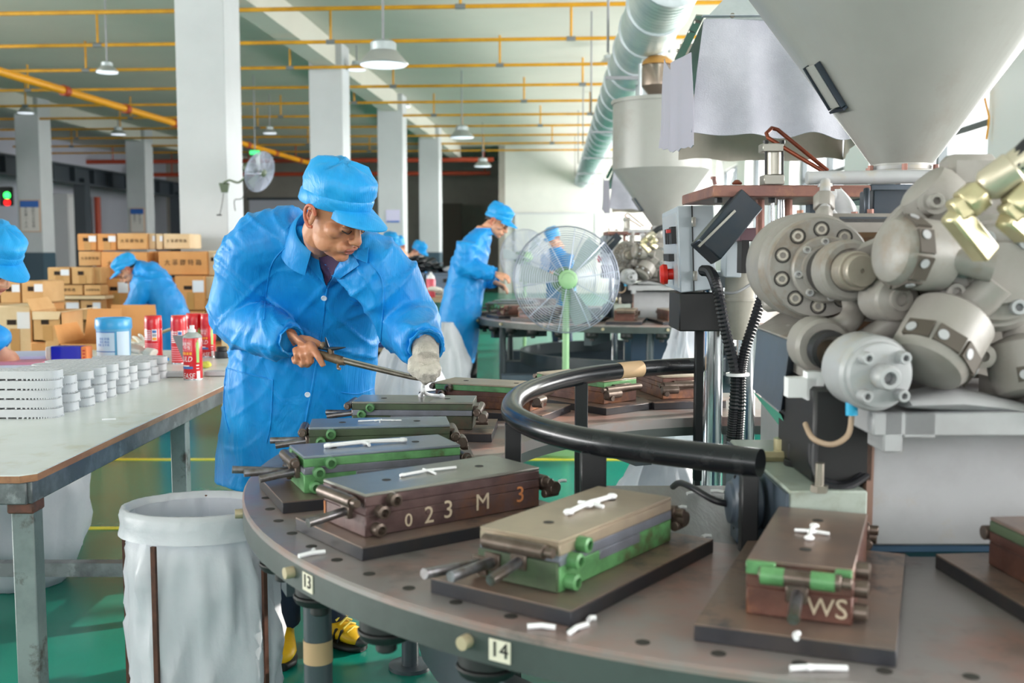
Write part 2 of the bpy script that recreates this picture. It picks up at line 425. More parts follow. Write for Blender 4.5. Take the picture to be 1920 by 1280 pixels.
# grey shutter board with the red dotted characters
p = at(520, 395, 37.0)
t = thing('notice_board', 'large grey board with a red dotted pattern on the rear wall', 'board', (p.x, 37.0, 0), -YAW)
MB().box((0, 0, 1.55), (1.95, .06, 3.1)).build('panel', mat('board_grey', '#b9bac6', .6), t)
MB().box((0, -.03, 3.12), (2.1, .12, .08)).build('top_rail', M_steel_dark, t)
ds = MB()
for r_, n_ in enumerate((5, 5, 5, 5, 5, 4, 4, 2, 2, 1)):
    for c_ in range(n_): ds.box((-.32+c_*.17+(.17 if n_ < 4 else 0), -.035, 2.62-r_*.14), (.11, .01, .10))
o = ds.build('red_pattern', M_pink, t)
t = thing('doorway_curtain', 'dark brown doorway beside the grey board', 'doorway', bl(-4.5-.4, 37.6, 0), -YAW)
MB().box((0, 0, 1.5), (1.0, .1, 3.0)).build('panel', mat('doorway_dark', '#4d463f', .8), t)  # flat dark brown panel stands in for the doorway
t = thing('signal_light', 'black signal box with a lit green lamp over a red lamp', 'traffic light', at(12, 368, 24), -YAW)
MB().box((0, 0, 0), (.3, .1, .42)).build('housing', M_black, t, bev=.02)
MB().cyl((.05, -.05, .02), (.05, -.08, .02), .075, n=14).build('green_lamp', mat('lamp_green', '#30ff50', .4, emit='#30ff60', estr=3), t)
MB().cyl((.05, -.05, -.14), (.05, -.08, -.14), .075, n=14).build('red_lamp', mat('lamp_red', '#ff2020', .4, emit='#ff1818', estr=1.5), t)
t = thing('exit_lamp', 'small green emergency lamp high behind the nearest column', 'lamp', at(478, 286, 20.5), -YAW)
MB().box((0, 0, 0), (.2, .06, .08)).build('body', mat('exit_green', '#50e080', .4, emit='#30d070', estr=1.2), t, bev=.015)
MB().cyl((0, 0, .04), (0, 0, CEIL-at(478, 286, 20.5).z), .012, n=6).build('rod', M_rod, t)
# door outline in the back wall
t = struct(thing('door_1', None, None, bl(-1.0, 33.97, 0), -YAW))
MB().box((0, 0, 1.25), (2.5, .04, 2.5)).build('leaf', mat('door_paint', '#d5d7d4', .7), t)
MB().box((0, -.03, 2.52), (2.6, .03, .05)).box((-1.27, -.03, 1.25), (.05, .03, 2.5)).box((1.27, -.03, 1.25), (.05, .03, 2.5)).build('frame', M_col, t)
# left bay furniture
t = thing('wall_cabinet', 'tall white panel standing in the left bay between the columns', 'cabinet', bl(-15.3, 30.6, 0), -YAW)
MB().box((0, 0, 1.5), (.5, .7, 3.0)).build('body', M_pier, t, bev=.02); MB().box((.255, 0, 1.5), (.02, .6, 2.8)).build('door', M_white, t)
t = thing('office_window', 'dark low window in the left bay wall', 'window', bl(-15.7, 31.6, 1.75), -YAW)
MB().box((0, 0, 0), (.06, 1.5, .8)).build('frame', M_pier, t); MB().box((.035, 0, 0), (.02, 1.4, .7)).build('pane', mat('dark_glass', '#3c474c', .15), t)

# ---------------------------------------------------------------- the turntable with its moulds
TC = Vector((.76, 2.65, 0)); TH = .80
M_ttop = mat('table_steel', '#8f8988', .34, .35, col2='#a3766a', scale=2.6, lo=.45, hi=.66, col3='#726b68', scale3=5, bump=.12, bscale=14)
M_trim = mat('table_rim_paint', '#434c4a', .42, col2='#383f3d', scale=6)
M_hole = mat('bolt_hole_dark', '#2a2724', .7)
M_bolt = mat('brass_bolt', '#b7a98c', .45, .3)
M_dk = mat('black_rubber', '#1d1f20', .55)
M_plate = mat('base_plate_steel', '#7b6d66', .36, .45, col2='#8f7465', scale=5, bump=.1, bscale=20, col3='#43434a', scale3=7)
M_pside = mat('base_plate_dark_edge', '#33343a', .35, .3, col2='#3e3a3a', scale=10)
M_num = mat('number_plate_cream', '#d8d2c0', .6)
M_ink2 = mat('stencil_black', '#1c1c1a', .7)
M_railm = mat('rail_black', '#1e2125', .22, .3, col2='#3a3c3e', scale=18, lo=.52, hi=.72)
M_postm = mat('post_black', '#1b1d20', .45)
M_tape = mat('tan_tape', '#b39672', .7)
M_legm = mat('leg_slate', '#3b454b', .4)
M_deck = mat('deck_steel', '#7d7f80', .38, .4, col2='#6c6a68', scale=4, stretch=(8, 1, 1), bump=.1, bscale=20)

def turntable(full, lab):
    t = thing('turntable', lab, 'turntable', TC)
    N = 120; RO, RI = 1.396, .80
    b = MB()
    b.lathe((0, 0, 0), (0, 0, 1), [(RI, TH-.03), (RI, TH), (RO-.004, TH), (RO, TH-.004), (RO, TH-.012)], N, caps=False)
    b.build('table_top', M_ttop, t, ang=30)
    b = MB(); b.lathe((0, 0, 0), (0, 0, 1), [(RO, TH-.012), (RO, TH-.058), (RO-.02, TH-.058), (RI, TH-.058), (RI, TH-.03)], N, caps=False); b.build('rim', M_trim, t, ang=30)
    hole = None; me = MB().cyl((0, 0, TH), (0, 0, TH+.0008), .0105, n=12).mesh('bolt_hole')
    me.materials.append(M_hole)
    for k in range(40 if full else 0):
        a = math.radians(150 + k*4.5)
        for r in (1.345,):
            o = put('bolt_hole', me, None, t); o.location = (r*math.cos(a), r*math.sin(a), 0)
    mb_ = MB().cyl((0, 0, 0), (0, 0, .022), .011, .0105, n=12).mesh('rim_bolt'); mb_.materials.append(M_bolt)
    mr = MB().cyl((0, 0, 0), (0, 0, -.028), .045, n=16).cyl((0, 0, -.028), (0, 0, -.045), .05, .042, n=16).cyl((0, 0, -.045), (0, 0, -.068), .018, n=10).mesh('roller', bev=.003); mr.materials.append(M_dk)
    for k in range(20):
        a = math.radians(164 + k*9.9) if full else math.radians(150+k*11)
        o = put('roller', mr, None, t); o.location = (1.335*math.cos(a), 1.335*math.sin(a), TH-.058)
    for k in range(10):
        a = math.radians(156.6 + k*19.3)
        o = put('rim_bolt', mb_, None, t); o.location = (1.39*math.cos(a), 1.39*math.sin(a), TH-.03); o.rotation_euler = (0, PI/2, a)
    lm = MB().cyl((0, 0, 0), (0, 0, TH-.058), .028, n=20).cyl((0, 0, 0), (0, 0, .012), .07, n=20).mesh('leg'); lm.materials.append(M_legm)
    for k in range(6):
        a = math.radians(207.5+60*k); o = put('leg', lm, None, t); o.location = (1.29*math.cos(a), 1.29*math.sin(a), 0)
        if k == 0 and full: MB().cyl((0, 0, .53), (0, 0, .575), .029, n=20).build('tape', M_tape, o)
    for k in range(8):
        a = math.radians(22.5+45*k); MB().bar((.86*math.cos(a), .86*math.sin(a), TH-.11), (1.33*math.cos(a), 1.33*math.sin(a), TH-.11), .06, .1).build('spoke', M_legm, t)
    b = MB(); b.lathe((0, 0, 0), (0, 0, 1), [(.96, .40), (.96, .50), (1.0, .50), (1.0, .40), (.96, .40)], 48); b.build('stretcher_ring', M_legm, t)
    return t
TT = turntable(True, 'large round steel turntable carrying moulds, in the foreground')
for num, px, py in (('13', 577, 1092), ('14', 938, 1220)):
    p = onh(px, py, TH-.033); d = (p-TC); a = math.atan2(d.y, d.x); r = 1.397
    n_ = MB().box((0, 0, 0), (.002, .037, .032)).build('number_plate', M_num, TT)
    n_.location = (r*math.cos(a), r*math.sin(a), TH-.033); n_.rotation_euler = (0, 0, a)
    tx = place_text(num, .032, M_ink2, (.0016, 0, .001), (0, 1, 0), (0, 0, 1), n_, name='lettering', sx=1.0)

# mould materials
M_mtan = mat('mould_top_tan', '#ab9c88', .33, .45, col2='#98897a', scale=6, col3='#97805f', scale3=2)
M_mblue = mat('mould_top_bluish', '#8f9bab', .28, .5, col2='#838990', scale=5)
M_mgrey = mat('mould_top_grey', '#95968f', .3, .5, col2='#85827b', scale=6)
M_mbrown = mat('mould_top_brown', '#7b6a63', .28, .45, col2='#957a6c', scale=6)
M_rust = mat('mould_rust', '#54352e', .4, .3, col2='#6e4a3f', scale=12, col3='#8a5a3c', scale3=9, bump=.1)
M_plum = mat('mould_plum', '#4f3c3d', .36, .35, col2='#6a5452', scale=12, col3='#74503f', scale3=7, bump=.08)
M_green = mat('mould_green', '#639a64', .42, .1, col2='#3f6b41', scale=14, lo=.4, hi=.7, col3='#54442f', scale3=7)
M_dgreen = mat('mould_dark_green', '#47573f', .45, .15, col2='#3a4034', scale=9, col3='#5b4638', scale3=5)
M_mid = mat('mould_mid_steel', '#878b98', .35, .5, col2='#75787f', scale=12)
M_pin = mat('mould_pin_steel', '#6d6058', .35, .6, col2='#53463e', scale=20)
M_rod2 = mat('mould_rod_steel', '#86868c', .3, .7, col2='#5e554e', scale=22)
M_wht = mat('white_pvc', '#eeeff2', .4)
M_cream = mat('paint_mark_cream', '#bfae98', .7); M_orp = mat('paint_mark_orange', '#c07a4c', .7)
def mould(c, ang, L, W, tm, um, mm, lm, lab, rods=2, side=True, bar=True, plate=(.47, .265), H=.08, poff=0., tail=True, ry=-.02):
    t = thing('shoe_sole_mould', lab, 'mould', (c[0], c[1], TH), math.radians(ang)+PI, 'moulds on the front turntable')
    pl, pw = plate
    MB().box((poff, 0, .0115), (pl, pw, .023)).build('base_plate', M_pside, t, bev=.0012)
    MB().box((poff, 0, .0238), (pl-.001, pw-.001, .0024)).build('plate_top', M_plate, t)
    z0 = .025; hl = H*.5; hm = H*.2; hu = H - hl - hm - .006
    MB().box((0, 0, z0+hl/2), (L, W, hl)).build('lower_block', lm, t, bev=.002)
    b = MB(); b.box((0, 0, z0+hl+hm/2), (L*.995, W*1.005, hm)); b.box((0, -W*.47, z0+hl-.008), (L*.36, W*.08, .016)); b.build('middle_plate', mm, t, bev=.001)
    MB().box((0, 0, z0+hl+hm+hu/2), (L, W, hu)).build('upper_block', um, t, bev=.0015)
    MB().box((0, 0, z0+H-.003), (L, W, .006)).build('top_face', tm, t, bev=.0015)
    for x in (-.27, .27):
        MB().cyl((x*L, 0, z0+H), (x*L, 0, z0+H+.0007), .009, n=10).build('bolt_hole', M_hole, t)
    zt = z0+hl+hm+hu*.45
    if bar:
        b = MB(); b.cyl((-L/2-.016, -W*.40, zt), (-L/2-.016, W*.36, zt), .0115, n=14); b.cyl((-L/2-.016, -W*.50, zt), (-L/2-.016, -W*.40, zt), .008, n=12); b.box((-L/2-.006, 0, zt), (.016, W*.3, .016))
        b.build('hinge_bar', M_pin, t, bev=.001)
    for k in range(rods):
        y = (ry, .045, .07)[k]; z = z0+hl*(1.02, .72, .5)[k]
        b = MB(); b.cyl((-L/2+.01, y, z), (-L/2-.085-.02*k, y+.01*(k-.5), z-.012*(1-k)), .0085, n=12); o = b.build('handle_rod', M_rod2, t)
        MB().box((-L/2-.004, y, z), (.012, .03, .03)).build('rod_bracket', M_pin, t, bev=.002)
    if side:
        for (x, z) in ((-L/2+.055, zt), (-L/2+.03, z0+hl+hm*.3), (-L/2+.022, z0+hl*.35)):
            b = MB(); b.lathe((x, -W/2+.004, z), (0, -1, 0), [(.0125, 0), (.0125, .022), (.0075, .024), (.0075, .012), (.0001, .012)], 14); b.build('bush', M_pin if lm in (M_rust, M_plum) else M_green, t)
    if tail:
        b = MB(); b.cyl((L/2+.014, -W*.52, z0+H*.62), (L/2+.014, W*.52, z0+H*.62), .012, n=14); b.cyl((L/2+.014, -W*.62, z0+H*.62), (L/2+.014, -W*.5, z0+H*.62), .0085, n=12); b.box((L/2+.006, 0, z0+H*.62), (.016, W*.5, .03)); b.build('tail_hinge', M_pin, t, bev=.001)
        b = MB(); b.cyl((L/2+.03, -W*.6, z0+H*.45), (L/2+.03, -W*.2, z0+H*.45), .0135, n=14); b.cyl((L/2+.01, -W*.5, z0+H*.3), (L/2+.045, -W*.5, z0+H*.3), .009, n=12); b.build('tail_pin', M_pin, t, bev=.001)
    return t
m0 = mould((.875, 1.56), 275, .34, .15, M_mbrown, M_dgreen, M_rust, M_rust, 'mould with a dark green top cut by the right edge of the picture')
m1 = mould((.462, 1.612), 248.5, .335, .145, M_mbrown, M_rust, M_rust, M_rust, 'rust brown mould marked WS with small green tabs, nearest the right corner', rods=1, ry=.002)
m2 = mould((.116, 1.763), 234, .36, .152, M_mtan, M_mtan, M_mid, M_green, 'mould with bright green base and tan top holding a white star scrap', poff=.0, rods=3, ry=-.005)
m3 = mould((-.153, 2.069), 217, .40, .163, M_mgrey, M_plum, M_plum, M_plum, 'long plum brown mould painted with 023 M on its side', rods=1)
m4 = mould((-.309, 2.374), 203.4, .355, .15, M_mblue, M_green, M_mid, M_green, 'bright green and blue grey mould with hollow bushes, next behind the 023 mould', rods=3)
m5 = mould((-.338, 2.70), 187.3, .35, .142, M_mblue, M_dgreen, M_dgreen, M_dgreen, 'dark green mould with one long rod pointing at the blue coat')
m6 = mould((-.285, 3.13), 177, .35, .15, M_mgrey, M_dgreen, M_mid, M_dgreen, 'mould the man is working on, under his gloved hand')
m7 = mould((-.07, 3.53), 157, .34, .15, M_mtan, M_green, M_rust, M_rust, 'green topped mould with rusty base just right of the gloved hand', rods=1)
m8 = mould((.26, 3.74), 130, .34, .16, M_mtan, M_green, M_rust, M_rust, 'green topped mould behind the far bend of the black rail', rods=0)
m9 = mould((.56, 3.86), 103, .33, .15, M_mtan, M_rust, M_rust, M_rust, 'plain rusty mould below the end of the black rail', rods=0)
MB().box((-.36/2-.003, 0, .049), (.006, .150, .045)).build('end_plate', M_dgreen, m2, bev=.001)
MB().box((-.335/2-.004, .052, .095), (.010, .04, .018)).build('green_tab', M_green, m1, bev=.001); MB().box((-.335/2-.004, -.060, .095), (.010, .022, .018)).build('green_tab', M_green, m1, bev=.001)
for y0, y1 in ((.018, .05), (-.05, -.018)): MB().cyl((-.335/2-.016, y0, .0883), (-.335/2-.016, y1, .0883), .0128, n=14).build('green_sleeve', M_green, m1)
# painted marks
def mark(m, ch, x, z, size, mt, L, W, face):
    if face == 'side': place_text(ch, size, mt, (x, -W/2-.0012, z), (1, 0, 0), (0, 0, 1), m, depth=.0006)
    else: place_text(ch, size, mt, (-L/2-.0012, x, z), (0, -1, 0), (0, 0, 1), m, depth=.0006)
for ch, x, z, s_, mt in (('0', -.11, .043, .035, M_cream), ('2', -.065, .046, .045, M_cream), ('3', -.022, .05, .048, M_cream), ('M', .058, .053, .046, M_cream), ('3', .15, .055, .045, M_orp)):
    mark(m3, ch, x, z, s_, mt, .40, .163, 'side')
mark(m3, 'I', .074, .045, .05, M_orp, .40, .163, 'front')
for ch, x, z, s_ in (('W', -.030, .046, .036), ('S', -.058, .046, .040)): mark(m1, ch, x, z, s_, M_cream, .335, .145, 'front')
# white moulding scraps lying on the moulds
def scrap(m, lab, x0, y0, L, knobs, ang=0., r=.0045, name='white_sprue'):
    t = MB(Matrix.Translation((x0, y0, 0)) @ Matrix.Rotation(ang, 4, 'Z'))
    t.tube([(-L/2, 0, r), (0, .002, r*1.6), (L/2, 0, r)], r, 7)
    for k in knobs:
        t.ell((k*L/2, 0, r*1.1), (r*2.2, r*2.2, r*1.2), n=8, m=6)
    t.tube([(-.0, -.026, r*.8), (0, 0, r*1.4), (.004, .026, r*.8)], r*.8, 6)
    o = t.build(name, M_wht); o.matrix_world = m.matrix_world
    o.location = m.location + Vector((0, 0, .1055)); o.rotation_euler = m.rotation_euler
    return tag(o, lab, 'plastic scrap')
scrap(m2, 'white star shaped sprue on the tan topped mould', .03, 0, .15, (-.9, -.1, .2, .95))
scrap(m3, 'flat white sprue on the 023 mould', -.01, .005, .13, (-.9, .1), r=.003)
scrap(m4, 'long white sprue with three knobs on the bluish mould', -.02, .0, .19, (-.9, 0, .9), r=.005)
scrap(m1, 'short white sprue on the mould marked WS', 0, 0, .085, (-.9, 0, .9), r=.0035)
scrap(m5, 'thin white flakes on the dark green mould', 0, 0, .11, (-.2, .6), r=.002)
bits = [(585, 1042, .05, .6, TH), (1015, 1180, .04, -.1, TH), (1085, 1183, .045, .9, TH), (1110, 1165, .015, .8, TH), (1495, 1197, .02, 1.2, TH+.025), (1300, 928, .03, .2, TH), (1345, 925, .03, -.3, TH), (1280, 955, .018, .3, TH), (1325, 1010, .02, .4, TH), (1055, 905, .02, .4, TH)]
labs = ['white Y shaped scrap on the rim beside the 023 mould', 'white stub scrap at the front corner of the tan mould plate', 'white stick scrap right of the tan mould plate corner', 'tiny white scrap beyond the stick scrap', 'small white scrap on the plate of the WS mould', 'thin white scrap on the grey deck, middle', 'thin white scrap on the grey deck near the cable', 'small white flake on the grey deck, left', 'small white flake on the deck behind the tan mould', 'tiny white flake between two moulds']
for (px, py, l, a, h), lb in zip(bits, labs):
    p = onh(px, py, h); b = MB(); b.tube([(-l/2, 0, .004), (0, .003, .005), (l/2, 0, .004)], .0042, 6)
    if 'Y shaped' in lb: b.tube([(0, 0, .005), (.012, .02, .005)], .004, 6)
    o = b.build('plastic_scrap', M_wht); o.location = p; o.rotation_euler = (0, 0, a); tag(o, lb, 'plastic scrap')
p = onh(1535, 1258, TH); b = MB(); b.tube([(-.037, 0, .004), (-.01, .001, .005), (.037, 0, .004)], .0042, 7); b.ell((-.012, 0, .005), (.007, .006, .005), n=8, m=6)
o = b.build('plastic_scrap', M_wht); o.location = p; tag(o, 'long white stick scrap on the bottom edge below the WS mould', 'plastic scrap')

# deck plate and pipe rail inside the ring
t = thing('deck_plate', 'grey steel deck plate inside the turntable ring', 'plate', (.46, 2.15, 0))
MB().box((0, 0, .789), (.50, .58, .016)).build('plate', M_deck, t, bev=.001)
for x, y in ((-.2, -.2), (.2, -.2), (-.2, .24), (.2, .24)): MB().box((x, y, .39), (.05, .05, .782)).build('leg', M_legm, t)
RH = .962
rp = [onh(x, y, RH) for x, y in ((1426, 868), (1300, 853), (1180, 838), (1085, 823), (1005, 801), (962, 775), (968, 747), (1010, 725), (1090, 705), (1180, 693), (1260, 687), (1331, 684))]
path = bez(rp, 8)
t = thing('pipe_rail', 'bent black pipe rail on posts inside the turntable', 'rail', (0, 0, 0))
MB().tube(path, .0262, 18).build('pipe', M_railm, t, ang=50)
k = 8*8+6; MB().tube(path[k:k+5], .0266, 18).build('tape', M_tape, t)
def post(p, h0, w_=.038): MB().box((p.x, p.y, (h0+RH-.02)/2), (w_, w_, RH-.02-h0)).build('post', M_postm, t, bev=.002)
post(at(1090, 720, rp[8].y), .0)
post(rp[5]+Vector((.0, -.02, 0)), .0)
post(at(1112, 850, rp[3].y-.02), .8, .05)
post(rp[11]+Vector((-.03, 0, 0)), .0)
post(rp[0]+Vector((-.02, 0, 0)), .8, .03)
MB().box((rp[3].x+.02, rp[3].y-.01, .805), (.12, .09, .014)).build('foot_plate', M_deck, t, bev=.002)

# ---------------------------------------------------------------- the injection machine beside the turntable
M_cast = mat('machine_grey_paint', '#8f8b86', .4, col2='#827d76', scale=9, lo=.45, hi=.75, col3='#7d6c5b', scale3=4, bump=.1, bscale=40)
M_cast2 = mat('machine_white_paint', '#a4a6a9', .4, col2='#98999b', scale=5, col3='#a39883', scale3=3)
M_hop = mat('hopper_paint', '#9a9a96', .34, col2='#92928d', scale=2, col3='#8b8780', scale3=2.2, bump=.04, bscale=12)
M_slate = mat('slate_blue_paint', '#4a5663', .42, col2='#3f4a55', scale=6)
M_bluepl = mat('plinth_blue_paint', '#3f5b74', .4)
M_greyg = mat('plinth_grey_green', '#a9b2aa', .4, col2='#9aa59c', scale=3, col3='#8d9183', scale3=6)
M_zinc = mat('yellow_zinc', '#c6bd98', .32, .55, col2='#b8ac88', scale=20)
M_ferr = mat('hose_ferrule', '#c2b9a4', .35, .5)
M_hose = mat('hose_black', '#1c1d22', .45)
M_rplate = mat('rusty_plate', '#93685c', .5, .3, col2='#7d5a56', scale=9, col3='#ab7c60', scale3=6, bump=.1)
M_copper = mat('copper_pipe', '#8d4a35', .35, .55, col2='#6b3a2c', scale=14)
M_chute = mat('chute_steel', '#2d3a46', .35, .5, col2='#3a3f46', scale=7)
M_alu = mat('aluminium', '#a3a19a', .35, .7)
M_cab = mat('cabinet_grey', '#a9b1b8', .4, col2='#a2abb2', scale=3)
M_bosst = mat('bolt_steel', '#8f8a80', .3, .7)
M_red = mat('red_plastic', '#d22a20', .35)
M_fab = mat('hood_fabric', '#9fa1ac', .5, col2='#aeb0ba', scale=5, bump=.25, bscale=220)
M_fab2 = mat('hood_lining', '#b3aa9e', .7, col2='#a69d92', scale=4)
M_fab3 = mat('hood_side_fabric', '#a09eab', .6)
D2 = Vector((.31, 6.45, 0))
MACH = []
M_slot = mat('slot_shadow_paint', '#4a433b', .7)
# ---- the machine: base, beam, barrel, motor
t = thing('injection_machine', 'large grey injection machine with star shaped hydraulic motor at the right edge', 'machine', (1.0, 2.2, 0)); MACH.append(t)
part(MB().box((1.08, 2.28, .92), (.89, .84, .205)), 'base_box', M_cast2, t, bev=.004)
part(MB().box((.86, 2.45, .405), (.40, .5, .81)), 'pedestal', M_bluepl, t, bev=.004)
part(MB().box((1.04, 2.3, .809), (.8, .86, .016)), 'base_plate', M_bluepl, t, bev=.003)
part(MB().box((.632, 1.865, .915), (.012, .02, .18)), 'edge_strip', mat('brown_strip', '#86695c', .6), t)
b = hexa([(.475, 1.80, .81), (.61, 1.80, .81), (.61, 2.3, .81), (.475, 2.3, .81), (.475, 1.80, .93), (.61, 1.80, .93), (.61, 2.3, .93), (.475, 2.3, .93)])
pb = part(b, 'plinth', M_greyg, t, bev=.003)
part(hexa([(.468, 1.795, .81), (.474, 1.795, .81), (.474, 2.3, .81), (.468, 2.3, .81), (.468, 1.795, .926), (.474, 1.795, .926), (.474, 2.3, .926), (.468, 2.3, .926)]), 'side_plate', M_slate, t)
p = onh(1490, 872, .93); part(MB().cyl(p, p+Vector((0, 0, .012)), .021, n=18).cyl(p+Vector((0, 0, .012)), p+Vector((0, 0, .045)), .015, n=14), 'plinth_bolt', M_black, t, bev=.002)
p = onh(1536, 922, .93); part(MB().cyl(p, p+Vector((0, 0, .012)), .015, n=6).cyl(p, p+Vector((0, 0, .05)), .008, n=12), 'plinth_nut', M_bosst, t)
p = onh(1455, 855, .94); part(MB().cyl(p-Vector((.03, 0, 0)), p+Vector((.03, 0, 0)), .011, n=6).cyl(p+Vector((.02, .03, 0)), p+Vector((.02, .03, .03)), .018, n=12), 'brass_fitting', M_zinc, t)
# beam and trough
Yb = 1.73
def fz(y, Y=Yb): return at(960, y, Y).z
def fx(x, Y=Yb): return at(x, 640, Y).x
b = MB(); b.box(((fx(1642)+1.5)/2, Yb+.3, (fz(773)+fz(818))/2), (1.5-fx(1642), .6, fz(773)-fz(818)))
b.box(((fx(1662)+fx(1699))/2, Yb+.04, (fz(773)+fz(849))/2), (fx(1699)-fx(1662), .08, fz(773)-fz(849)))
b.box(((fx(1699)+fx(1762))/2, Yb+.04, (fz(773)+fz(822))/2), (fx(1762)-fx(1699), .08, fz(773)-fz(822)))
part(b, 'beam', M_cast2, t, bev=.003)
b = hexa([at(1835, 742, 1.95), at(1990, 790, 1.70), at(1990, 790, 1.74), at(1835, 742, 1.99), at(1835, 700, 1.95), at(1990, 740, 1.70), at(1990, 740, 1.76), at(1835, 700, 2.01)])
part(b, 'trough_side', M_cast, t, bev=.002)
sh = MB(); sh.loft([(at(1690, 752, 1.76), (0, .05, 0), (0, 0, .008)), (at(1770, 745, 1.8), (0, .08, 0), (0, 0, .02)), (at(1840, 752, 1.82), (0, .08, 0), (0, 0, .016)), (at(1960, 772, 1.78), (0, .06, 0), (0, 0, .006))], n=12)
part(sh, 'trough_guard', M_cast2, t)
part(MB().box((1.1, 2.25, 1.06), (.7, .5, .02)), 'drip_tray', M_chute, t)
part(MB().box((.80, 2.06, 1.13), (.5, .12, .06)), 'lower_rail', M_cast, t, bev=.004)
part(MB().box((.585, 1.98, 1.015), (.11, .25, .17)), 'valve_block', M_black, t, bev=.006)
b = MB().box(at(1500, 725, 1.9), (.05, .03, .035)).box(at(1525, 722, 1.9), (.03, .03, .05)); part(b, 'valve_label', M_white, t)
part(MB().box((.64, 1.93, .99), (.04, .05, .1)), 'valve_side', M_cast, t, bev=.003)
part(MB().cyl(at(1597, 752, 1.75), at(1597, 778, 1.75), .010, n=12), 'blue_fitting', mat('blue_plastic', '#1c9cc6', .4), t)
part(MB().tube(bez([at(1597, 778, 1.76), at(1590, 815, 1.75), at(1560, 833, 1.75), at(1525, 822, 1.77), at(1510, 795, 1.82)], 6), .0048, 8), 'signal_cable', mat('cable_brown', '#a08a74', .5), t)
part(MB().tube(bez([at(1528, 832, 1.85), at(1528, 880, 1.84), at(1550, 910, 1.82), at(1590, 912, 1.82), at(1625, 890, 1.86), at(1645, 866, 1.88)], 6), .0065, 8).tube(bez([at(1520, 832, 1.87), at(1522, 872, 1.86), at(1550, 900, 1.84), at(1595, 905, 1.84), at(1640, 862, 1.89), at(1652, 905, 1.88)], 6), .005, 8), 'cable_loop', M_hose, t)
# barrel with bolted flange
F = at(1537, 502, 2.06); Bk = at(1494, 496, 2.42); ax = (F-Bk).normalized()
LB = (F-Bk).length
part(MB().lathe(Bk, ax, [(.098, -.02), (.113, 0), (.113, LB*.35), (.108, LB*.4), (.108, LB*.72), (.098, LB*.74), (.098, LB*.97), (.094, LB)], 40), 'barrel', M_cast, t, ang=25)
part(MB().box(at(1640, 448, 2.45), (.34, .22, .11)), 'barrel_housing', M_cast, t, bev=.012)
x_, y_, _z = basis(ax)
def onface(c, ang, r, h=0.): return c + x_*(r*math.cos(math.radians(ang))) + y_*(r*math.sin(math.radians(ang))) + ax*h
def capbolt(b, c, d, r, h):
    b.lathe(c, d, [(r, 0), (r, h*.85), (r*.9, h), (r*.5, h), (r*.5, h*.35), (.0001, h*.35)], 14)
for k in range(10):
    a = 17+36*k
    b = MB(); capbolt(b, onface(F, a, .074, -.006), ax, .0115, .010); o = part(b, 'flange_bolt', M_bosst, t)
    part(MB().lathe(onface(F, a, .074, 0), ax, [(.0125, .0), (.0125, .0006), (.0155, .0006), (.0155, 0)], 16, caps=False), 'bolt_recess', M_hole, t)
I_ = at(1548, 505, 2.04)
part(MB().lathe(I_, ax, [(.064, -.01), (.064, .010), (.060, .014), (.048, .014), (.046, .03), (.030, .03)], 36), 'inner_flange', M_cast, t, ang=25)
for a in (135, 190, 235, 95, 280, 330):
    b = MB(); capbolt(b, onface(I_, a, .053, .012), ax, .0075, .012); part(b, 'inner_bolt', M_cast2, t)
# clevis lug with pin
Cl = at(1590, 507, 1.94); axc = (Vector((.10, -1, .02))).normalized()
part(MB().lathe(Cl-axc*.06, axc, [(.046, -.03), (.050, 0), (.053, .012), (.053, .03), (.048, .034)], 32), 'lug_ring', M_hole, t, ang=25)
part(MB().lathe(Cl-axc*.02, axc, [(.054, -.02), (.056, 0), (.056, .03), (.050, .036), (.040, .036), (.038, .03)], 36), 'lug', M_cast, t, ang=25)
part(hexa([at(1600, 540, 1.96), at(1720, 520, 1.90), at(1720, 520, 1.97), at(1600, 540, 2.02), at(1585, 470, 1.93), at(1700, 420, 1.89), at(1700, 420, 1.97), at(1585, 470, 2.0)]), 'lug_arm', M_cast, t, bev=.008)
Pn = at(1606, 508, 1.89)
part(MB().lathe(Pn, axc, [(.035, -.03), (.035, .004), (.033, .006), (.029, .006), (.029, .022), (.027, .025), (.004, .025), (.004, .018), (.0001, .018)], 32), 'pin', mat('pin_steel', '#a39a8e', .4, .4, col2='#8f867a', scale=10), t, ang=25)
# links below the barrel
def link(name, pts, r, m=M_cast): return part(MB().tube(pts, r, 14), name, m, t)
link('link_arm', bez([at(1600, 560, 2.0), at(1600, 590, 1.98), at(1570, 615, 1.98), at(1500, 625, 2.1)], 5), .022)
link('link_rod', [at(1585, 655, 2.0), at(1655, 618, 1.95), at(1720, 580, 1.92)], [.016, .022, .02])
part(hexa([at(1600, 600, 2.0), at(1700, 610, 1.95), at(1700, 610, 2.05), at(1600, 600, 2.1), at(1620, 530, 1.97), at(1700, 540, 1.92), at(1700, 540, 2.0), at(1620, 530, 2.06)]), 'web_plate', M_cast, t, bev=.01)
Bs = at(1686, 561, 1.84)
part(MB().lathe(Bs, axc, [(.040, -.08), (.040, -.01), (.036, -.004), (.026, .0), (.020, .002), (.020, .012), (.012, .012), (.011, .004), (.0001, .004)], 24), 'pivot_boss', M_cast, t, ang=25)
